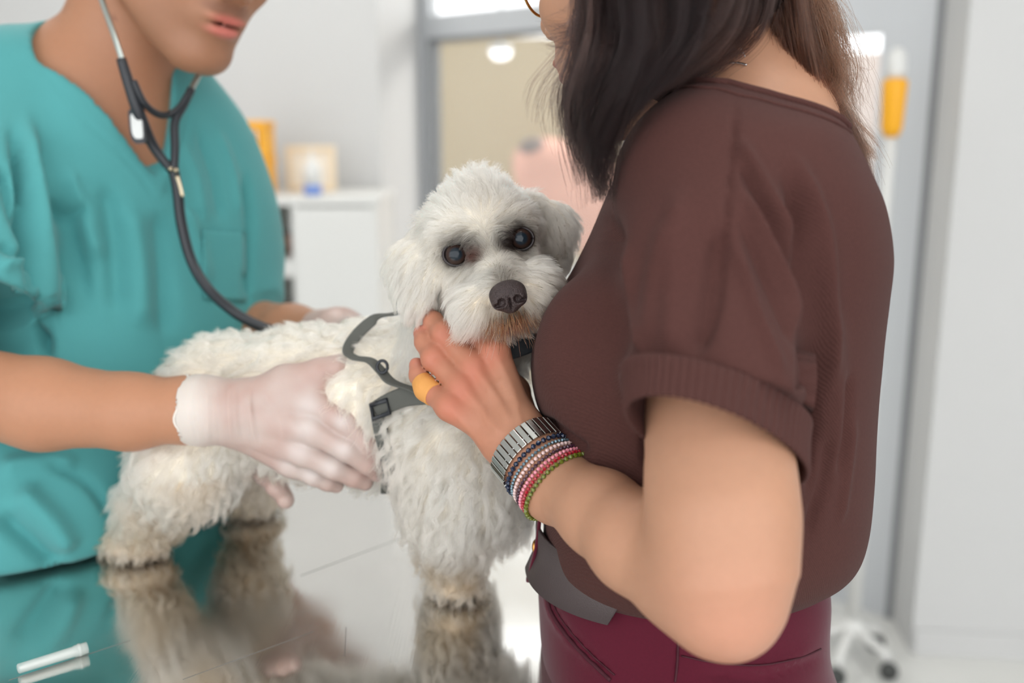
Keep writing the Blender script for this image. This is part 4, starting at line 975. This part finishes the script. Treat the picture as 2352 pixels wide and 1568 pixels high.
# ---------------------------------------------------------------- necklace at the nape
nk = empty('necklace', 'fine silver chain necklace with small spikes at the nape', 'necklace')
M_silv = material('silver', lin(205, 205, 205), .2, metal=1)
bvw = BVHTree.FromPolygons([tuple(v.co) for v in bpy.data.objects['body'].data.vertices], [tuple(p.vertices) for p in bpy.data.objects['body'].data.polygons])
def onskin(pts, lift, miss):
    r = []
    for a in pts:
        h = drape(bvw, a[0], a[1], lift, None)
        r.append(h if h is not None else P(a[0], a[1], miss))
    return np.array(r)
ch = spline(onskin([(1610,160),(1650,152),(1690,147),(1715,152)], .0012, .74), 40)
tubeobj('chain', ch, .0009, M_silv, nk, 6)
ch2 = onskin([(1655,118),(1672,124),(1690,127),(1708,129)], .003, .74)
tubeobj('clasp_chain', spline(ch2, 20), .0008, M_silv, nk, 6)
for i in range(9):
    b = spline(ch2, 9)[i]; tubeobj('spike', [b, b+np.array([rng.uniform(-.002, .002), -.002, rng.uniform(.002, .004)*(1 if i % 2 else -1)])], [.0007, .0004], M_silv, nk, 5)
# ---------------------------------------------------------------- wrist: watch and bead bracelets
WA, WB = P(*W_wr), P(1285, 1116, .748); wax = (WB-WA)/np.linalg.norm(WB-WA)
wn = P(1200, 1030, .7)-P(1200, 1030, .8); wn -= wax*(wn@wax); wn /= np.linalg.norm(wn); wb = np.cross(wax, wn)
def wristring(t, n, lift, tilt=0.):
    a = np.linspace(0, 2*np.pi, n, endpoint=False); c = WA+(WB-WA)*t
    dr = np.cos(a)[:, None]*wn+np.sin(a)[:, None]*wb; r = np.full(n, .012)
    for _ in range(14): r = r+np.clip(wbody(c+dr*r[:, None]+tilt*wax*np.cos(a)[:, None]), -.01, .01)*-1*-0.9*-1 if False else r-np.clip(wbody(c+dr*r[:, None]), -.01, .01)*.9
    return c+dr*(r+lift)[:, None]+tilt*wax*np.cos(a)[:, None], dr, a
w_ = empty('wristwatch', 'steel wristwatch with a chunky link bracelet above the bead bracelets', 'watch')
M_steelw = material('watch_steel', lin(196, 196, 192), .18, metal=1)
rp, rd, ra_ = wristring(.19, 34, .0016)
lk = None
for i in range(34):
    nxt = rp[(i+1) % 34]; prv = rp[i-1]; tg = (nxt-prv)/np.linalg.norm(nxt-prv); nr = rd[i]-tg*(rd[i]@tg); nr /= np.linalg.norm(nr); ax_ = np.cross(nr, tg)
    M4 = Matrix(((*[float(z) for z in (tg[0], ax_[0], nr[0])], rp[i][0]), (tg[1], ax_[1], nr[1], rp[i][1]), (tg[2], ax_[2], nr[2], rp[i][2]), (0, 0, 0, 1)))
    wd = np.linalg.norm(nxt-prv)/4*.9
    if lk is None: lk = MB().box((-wd, -.0092, -.0014), (wd, .0092, .0014)).build('link', M_steelw, w_, bevel=.0005); o = lk
    else: o = lk.copy(); link(o, w_)
    o.matrix_world = M4
k_ = 17; tg = rp[18]-rp[16]; tg /= np.linalg.norm(tg); M4 = Matrix(((tg[0], wax[0], rd[k_][0], rp[k_][0]), (tg[1], wax[1], rd[k_][1], rp[k_][1]), (tg[2], wax[2], rd[k_][2], rp[k_][2]), (0, 0, 0, 1)))
MB().lathe([(.002, .0), (.016, .0), (.0165, .004), (.015, .0075), (.002, .008)], M4, 32).build('case', M_steelw, w_, True)
BR = [('dark navy faceted bead bracelet next to the steel watch', lin(26, 40, 66), .00195, .30, .12, .2), ('thin silver blue crystal bead bracelet between navy and pale beads', lin(120, 146, 158), .0013, .395, .1, .5),
      ('pale milky pink bead bracelet on the wrist', lin(222, 192, 188), .0015, .48, .12, 0), ('dark plum bead bracelet between pale and pink beads', lin(72, 42, 58), .00145, .56, .15, .1),
      ('clear rose pink bead bracelet on the wrist', lin(226, 140, 156), .00145, .635, .1, 0), ('bright red bead bracelet between pink and olive beads', lin(170, 24, 44), .0014, .705, .1, 0), ('olive green bead bracelet nearest the elbow', lin(98, 108, 26), .0018, .79, .1, .1)]
import bmesh
for lb, c_, r_b, t, ro_, me_ in BR:
    o = empty('bead_bracelet', lb, 'bracelet', 'bead bracelets on the wrist')
    m_ = material('bead_glass', c_, ro_, metal=me_, spec=.8)
    r_b *= 1.15; t = t*1.12+.15
    dense, _, _ = wristring(t, 240, r_b*.9, .004*(t-.4))
    per = np.linalg.norm(np.diff(np.vstack([dense, dense[:1]]), axis=0), axis=1); cum = np.r_[0, np.cumsum(per)]
    nb_ = int(cum[-1]/(2*r_b*1.02)); pos = np.array([np.interp(np.arange(nb_)/nb_*cum[-1], cum, np.r_[dense[:, k], dense[:1, k]]) for k in range(3)]).T
    tubeobj('cord', np.vstack([pos, pos[:1]]), r_b*.25, M_blk, o, 5)
    bm = bmesh.new(); bmesh.ops.create_icosphere(bm, subdivisions=1, radius=r_b); me = bpy.data.meshes.new('bead'); bm.to_mesh(me); bm.free(); me.materials.append(m_)
    for p_ in pos:
        b_o = bpy.data.objects.new('bead', me); b_o.location = p_; b_o.rotation_euler = rng.uniform(0, 3, 3); link(b_o, o)
ch_ = empty('charm_bracelet', 'thin silver bracelet with a tiny flower charm under the wrist', 'bracelet')
cp_, cd_, _ = wristring(.33, 60, .0012, -.004); tubeobj('chain', np.vstack([cp_, cp_[:1]]), .0007, M_silv, ch_, 6)
fc = P(1217, 1168, .755)
for k in range(6):
    a = k*math.pi/3; q_ = fc+.0032*(math.cos(a)*c_r+math.sin(a)*c_u)
    pv, pf_ = surface(lambda p: ell(p, q_, (.0022, .0016, .0022)), q_-.003, q_+.003, .0007); mesh('petal', pv, pf_, M_silv, ch_)
tubeobj('hanger', spline([cp_[np.argmin(np.linalg.norm(cp_-fc, axis=1))], fc+[0, 0, .003], fc], 8), .0006, M_silv, ch_, 6)
# adhesive bandage round the little finger
bd = empty('adhesive_bandage', 'tan adhesive bandage wrapped round the little finger', 'bandage')
bp_ = L((999,907,.8053),(990,900,.809),(981,893,.812),(975,885,.815),(968,874,.819))
bv_, bf_ = surface(lambda p: smax(chain(p, list(L((1034,934,.793),(980,893,.812),(962,862,.824))), [.0108,.0098,.0088], .004), np.maximum((p-bp_[0])@(unit((bp_[0]-bp_[2])[None])[0]), (p-bp_[4])@(unit((bp_[4]-bp_[2])[None])[0])), .0012), bp_[2]-.022, bp_[2]+.022, .0009)
mesh('pad', bv_, bf_, material('bandage_tan', lin(214, 150, 78), .65, bump=[(900, .4, .0005)]), bd)
# ---------------------------------------------------------------- belt
bt = empty('belt', 'grey brown leather belt with hanging end over burgundy trousers', 'belt')
M_belt = material('grey_leather', lin(72, 62, 62), .5, bump=[(900, .35, .0008)])
def waist(z, n, off):
    a = np.linspace(0, 2*np.pi, n, endpoint=False); x0, x1, b = (np.interp(z, _p[:, 0], _p[:, k]) for k in (1, 2, 3)); e = 2.2
    return np.c_[(x0+x1)/2+np.sign(np.cos(a))*np.abs(np.cos(a))**(2/e)*((x1-x0)/2+off), WY+np.sign(np.sin(a))*np.abs(np.sin(a))**(2/e)*(b+off), np.full(n, z)]
zb = PY(1240, 1285, WY)[2]
shell('strap', [waist(z, 96, o_) for z, o_ in ((zb-.001, .001), (zb, .005), (zb+.02, .0055), (zb+.038, .005), (zb+.04, .001))], M_belt, bt)
wt = lambda t, z, off: (lambda r: r[int(t*480) % 480])(waist(z, 480, off))
fpts = []; ths = np.linspace(.50, .665, 26)
for j, zz in enumerate((zb+.036, zb+.014, zb-.008)):
    for i, t in enumerate(ths): fpts.append(wt(t+(.016, .012, 0)[j]*(i/25), zz, .009))
ff = [(j*26+i, j*26+i+1, (j+1)*26+i+1, (j+1)*26+i) for j in range(2) for i in range(25)]
fo = mesh('hanging_end', fpts, ff, M_belt, bt); so = fo.modifiers.new('s', 'SOLIDIFY'); so.thickness = .003
for t in (.545, .575): MB().lathe([(.0015, -.001), (.0015, .0012)], Matrix.Translation(Vector(wt(t, zb+.012, .0105))) @ Matrix.Rotation(math.pi/2, 4, 'Y'), 10).build('hole', M_blk, bt)
tubeobj('buckle', [P(1236+9*math.cos(a), 1256+16*math.sin(a), .845+.006*math.cos(a)) for a in np.linspace(0, 2*np.pi, 24)], .002, M_gold, bt, 8)
tubeobj('belt_loop', spline([wt(.522, zb+.046, .010), wt(.520, zb+.02, .0125), wt(.518, zb-.012, .010)], 14), 0, M_wine, wo, 10, (.004, .0016), (-1, 0, 0))
# ---------------------------------------------------------------- harness on the dog
hn = empty('dog_harness', 'dark grey webbing harness with a loose loop on the dog', 'harness')
M_web = material('grey_webbing', lin(84, 85, 80), .75, bump=[(1200, .5, .0006)])
tubeobj('loop_strap', spline(L((940,716,.888),(905,720,.90),(862,732,.915),(822,766,.915),(799,803,.905),(812,820,.895),(850,828,.88),(874,850,.872),(898,876,.868),(945,893,.848),(975,905,.835)), 90), 0, M_web, hn, 14, (.0054, .0010), (.55, -.55, .7))
tubeobj('chest_strap', spline(L((862,945,.882),(890,927,.872),(930,911,.858),(985,905,.845)), 30), 0, M_web, hn, 14, (.0085, .0018), (.2, -1, .3))
tubeobj('girth_strap', spline(L((866,930,.885),(874,985,.887),(888,1040,.892),(894,1085,.90),(890,1130,.93)), 40), 0, M_web, hn, 14, (.0065, .0016), (.2, -1, 0))
tubeobj('neck_strap', spline(L((1130,800,.845),(1180,790,.835),(1230,770,.84)), 20), 0, material('dark_webbing', lin(52, 56, 60), .7), hn, 14, (.012, .002), (.2, -1, .3))
bk = L((852,930,.878),(890,918,.868),(894,948,.868),(858,962,.878)); tubeobj('buckle', np.vstack([bk, bk[:1], bk[1:2]]), .0022, M_blk, hn, 8)
tubeobj('ring', [P(878+12*math.cos(a), 842+14*math.sin(a), .868) for a in np.linspace(0, 2*np.pi, 24)], .0014, M_blk, hn, 8)
# ---------------------------------------------------------------- needle cap on the table
nc = empty('needle_cap', 'clear plastic needle cap lying on the steel table', 'needle cap')
M_cap = material('clear_plastic', lin(225, 232, 228), .2, alpha=.4, spec=.6)
a_, b_ = PZ(40, 1536, TZ+.0058), PZ(200, 1487, TZ+.0058); dv = Vector(b_-a_); Mx = Matrix.Translation(Vector(a_)) @ dv.to_track_quat('Z', 'Y').to_matrix().to_4x4(); ln_ = dv.length
MB().lathe([(.0032,0),(.0042,.001),(.0046,ln_*.8),(.0052,ln_*.82),(.0052,ln_),(.0046,ln_),(.0040,ln_*.9),(.0036,.004)], Mx, 20).build('tube', M_cap, nc, True)
MB().lathe([(.0052,ln_*.86),(.0057,ln_*.87),(.0057,ln_*.9),(.0052,ln_*.91)], Mx, 20).build('ridge', M_cap, nc, True)
MB().lathe([(.001,.002),(.0018,.004),(.0018,ln_*.8),(.001,ln_*.82)], Mx, 10).build('core', material('white_plastic', lin(235,235,232), .4), nc, True)
# ---------------------------------------------------------------- background furniture
M_white = material('white_laminate', lin(214, 214, 211), .45); M_in = material('cabinet_inside', lin(172, 174, 166), .6)
cb = empty('cabinet', 'white shelf cabinet standing behind the person in teal', 'cabinet')
cx0, cx1 = PY(470, 450, 2.95)[0], PY(866, 450, 2.95)[0]; cy, ztop = 2.95, PY(700, 452, 2.95)[2]; xm = PY(668, 500, 2.95)[0]
MB().box((cx0, cy-.01, ztop-.025), (cx1+.005, cy+.4, ztop)).build('top', M_white, cb, bevel=.003)
MB().box((cx0, cy+.37, 0), (cx1, cy+.39, ztop-.025)).build('back_panel', M_in, cb)
for xx in (cx0, cx1-.02): MB().box((xx, cy, 0), (xx+.02, cy+.37, ztop-.025)).build('side_panel', M_white, cb)
MB().box((xm, cy, 0), (xm+.02, cy+.37, ztop-.025)).build('divider', M_white, cb)
for py in (598, 740, 900): zz = PY(640, py, 2.95)[2]; MB().box((cx0+.02, cy+.005, zz-.05), (xm, cy+.37, zz)).build('shelf', M_white, cb)
dr_ = MB().box((xm+.01, cy-.02, .06), (cx1, cy-.001, ztop-.03)).build('door', M_white, cb, bevel=.002)
MB().tube([(xm+.035, cy-.035, .66), (xm+.035, cy-.035, .8)], .005).build('handle', M_alu, dr_, True)
M_or = material('orange_plastic', lin(236, 168, 20), .45); M_ord = material('dark_amber', lin(150, 100, 30), .5)
def orange(lbl, px0, px1, py0, py1, Y, dep):
    o = empty('sharps_box', lbl, 'box', 'orange sharps boxes'); x0, x1, z1, z0 = PY(px0, py0, Y)[0], PY(px1, py0, Y)[0], PY(px0, py0, Y)[2], PY(px0, py1, Y)[2]
    MB().box((x0, Y, z0), (x1, Y+dep, z1-.02)).build('box_body', M_or, o, bevel=.006); MB().box((x0-.003, Y-.003, z1-.02), (x1+.003, Y+dep+.003, z1)).build('lid', M_or, o, bevel=.004)
    return o, x0, x1, z0, z1
o2 = orange('lower orange sharps box standing on the white cabinet', 572, 634, 366, 0, 3.0, .14) if False else None
zt = ztop+.0005; Yb = 3.02
def obox(lbl, px0, px1, z0, h_, Y, dep):
    o = empty('sharps_box', lbl, 'box', 'orange sharps boxes'); x0, x1 = PY(px0, 400, Y)[0], PY(px1, 400, Y)[0]
    MB().box((x0, Y, z0), (x1, Y+dep, z0+h_-.02)).build('box_body', M_or, o, bevel=.006); MB().box((x0-.003, Y-.003, z0+h_-.02), (x1+.003, Y+dep+.003, z0+h_)).build('lid', M_or, o, bevel=.004)
    return o, x0, x1
hl_ = PY(600, 362, Yb)[2]-zt; ob1, _, _ = obox('lower orange sharps box standing on the white cabinet', 524, 612, zt, hl_, Yb, .13)
hu_ = PY(600, 277, Yb)[2]-(zt+hl_+.0005); ob2, ux0, ux1 = obox('upper orange sharps box with a dark opening, stacked on another', 506, 612, zt+hl_+.0005, hu_, Yb, .13)
MB().box((ux1-.05, Yb-.006, zt+hl_+hu_*.25), (ux1-.018, Yb-.001, zt+hl_+hu_*.72)).build('slot', M_ord, ob2, bevel=.004)
MB().tube([(ux1-.026, Yb-.01, zt+hl_+hu_*.3), (ux1-.026, Yb-.01, zt+hl_+hu_*.75)], .004).build('latch', M_white, ob2, True)
bo = empty('bottle', 'white squeeze bottle with a blue band on the cabinet', 'bottle'); xb = PY(714, 440, 3.0)
Mb = Matrix.Translation((xb[0], 3.03, zt))
MB().lathe([(.022,0),(.027,.004),(.027,.03)], Mb, 24).build('blue_band', material('blue_label', lin(110, 140, 205), .5), bo, True)
MB().lathe([(.0268,.03),(.027,.075),(.02,.095),(.008,.105),(.006,.12),(.003,.135)], Mb, 24).build('bottle_body', M_white, bo, True)
fr = empty('picture_frame', 'pale beige wooden frame leaning behind the white bottle', 'picture frame')
M_bei = material('pale_wood', lin(226, 208, 180), .6); fx0, fx1, fz = PY(655, 350, 3.2)[0], PY(768, 350, 3.2)[0], PY(700, 335, 3.2)[2]
for b0, b1 in (((fx0,3.2,zt),(fx0+.018,3.22,fz)), ((fx1-.018,3.2,zt),(fx1,3.22,fz)), ((fx0+.018,3.2,fz-.018),(fx1-.018,3.22,fz)), ((fx0+.018,3.2,zt),(fx1-.018,3.22,zt+.018))): MB().box(b0, b1).build('rail', M_bei, fr, bevel=.002)
MB().box((fx0+.018, 3.207, zt+.018), (fx1-.018, 3.213, fz-.018)).build('board', material('cream_board', lin(226, 218, 204), .7), fr)
jz = PY(640, 598, 2.95)[2]
for lbl, px, rr, hh, cc, nm in (('dark blue jar on the cabinet shelf', 640, .016, .05, (52, 58, 76), 'jar'), ('small brown jar on the cabinet shelf', 652, .012, .075, (156, 104, 74), 'jar')):
    o = empty(nm, lbl, 'jar', 'jars on the cabinet shelf'); jx = PY(px, 580, 3.02)[0]; Mj = Matrix.Translation((jx, 3.02 if px < 645 else 3.08, jz))
    MB().lathe([(rr*.9,0),(rr,.003),(rr,hh*.75),(rr*.7,hh*.85)], Mj, 20).build('glass', material('jar_colour', lin(*cc), .3), o, True); MB().lathe([(rr*.8,hh*.85),(rr*.8,hh),(rr*.2,hh)], Mj, 20).build('lid', M_blk, o, True)
# infusion stand by the right glass door
iv = empty('infusion_stand', 'white infusion stand with an orange top beside the glass door', 'stand')
ix, iy = .88, 2.36; T_ = lambda z: Matrix.Translation((ix, iy, z))
MB().lathe([(.017,.09),(.017,.75),(.0125,.76),(.0125,1.34)], T_(0), 20).build('pole', M_white, iv, True)
MB().lathe([(.02,.73),(.024,.74),(.024,.77),(.02,.78)], T_(0), 20).build('collar', M_alu, iv, True)
MB().lathe([(.016,1.325),(.024,1.345),(.028,1.44),(.028,1.452),(.02,1.456)], T_(0), 24).build('orange_cap', M_or, iv, True)
MB().lathe([(.018,1.456),(.022,1.47),(.02,1.51),(.008,1.525)], T_(0), 24).build('top_fitting', M_white, iv, True)
MB().lathe([(.03,.07),(.034,.085),(.02,.11)], T_(0), 20).build('hub', M_white, iv, True)
for k in range(5):
    a = k*2*math.pi/5+.5; ex, ey = ix+.12*math.cos(a)-.03, iy+.12*math.sin(a)-.03
    lg_ = MB().tube(spline([(ix, iy, .085), ((ix+ex)/2, (iy+ey)/2, .075), (ex, ey, .06)], 8), .012, 8).build('leg', M_white, iv, True)
    MB().lathe([(.006,-.008),(.022,-.008),(.024,0),(.022,.008),(.006,.008)], Matrix.Translation((ex, ey, .0245)) @ Matrix.Rotation(math.pi/2, 4, 'X'), 18).build('caster', material('caster_grey', lin(60, 62, 60), .6), lg_, True)
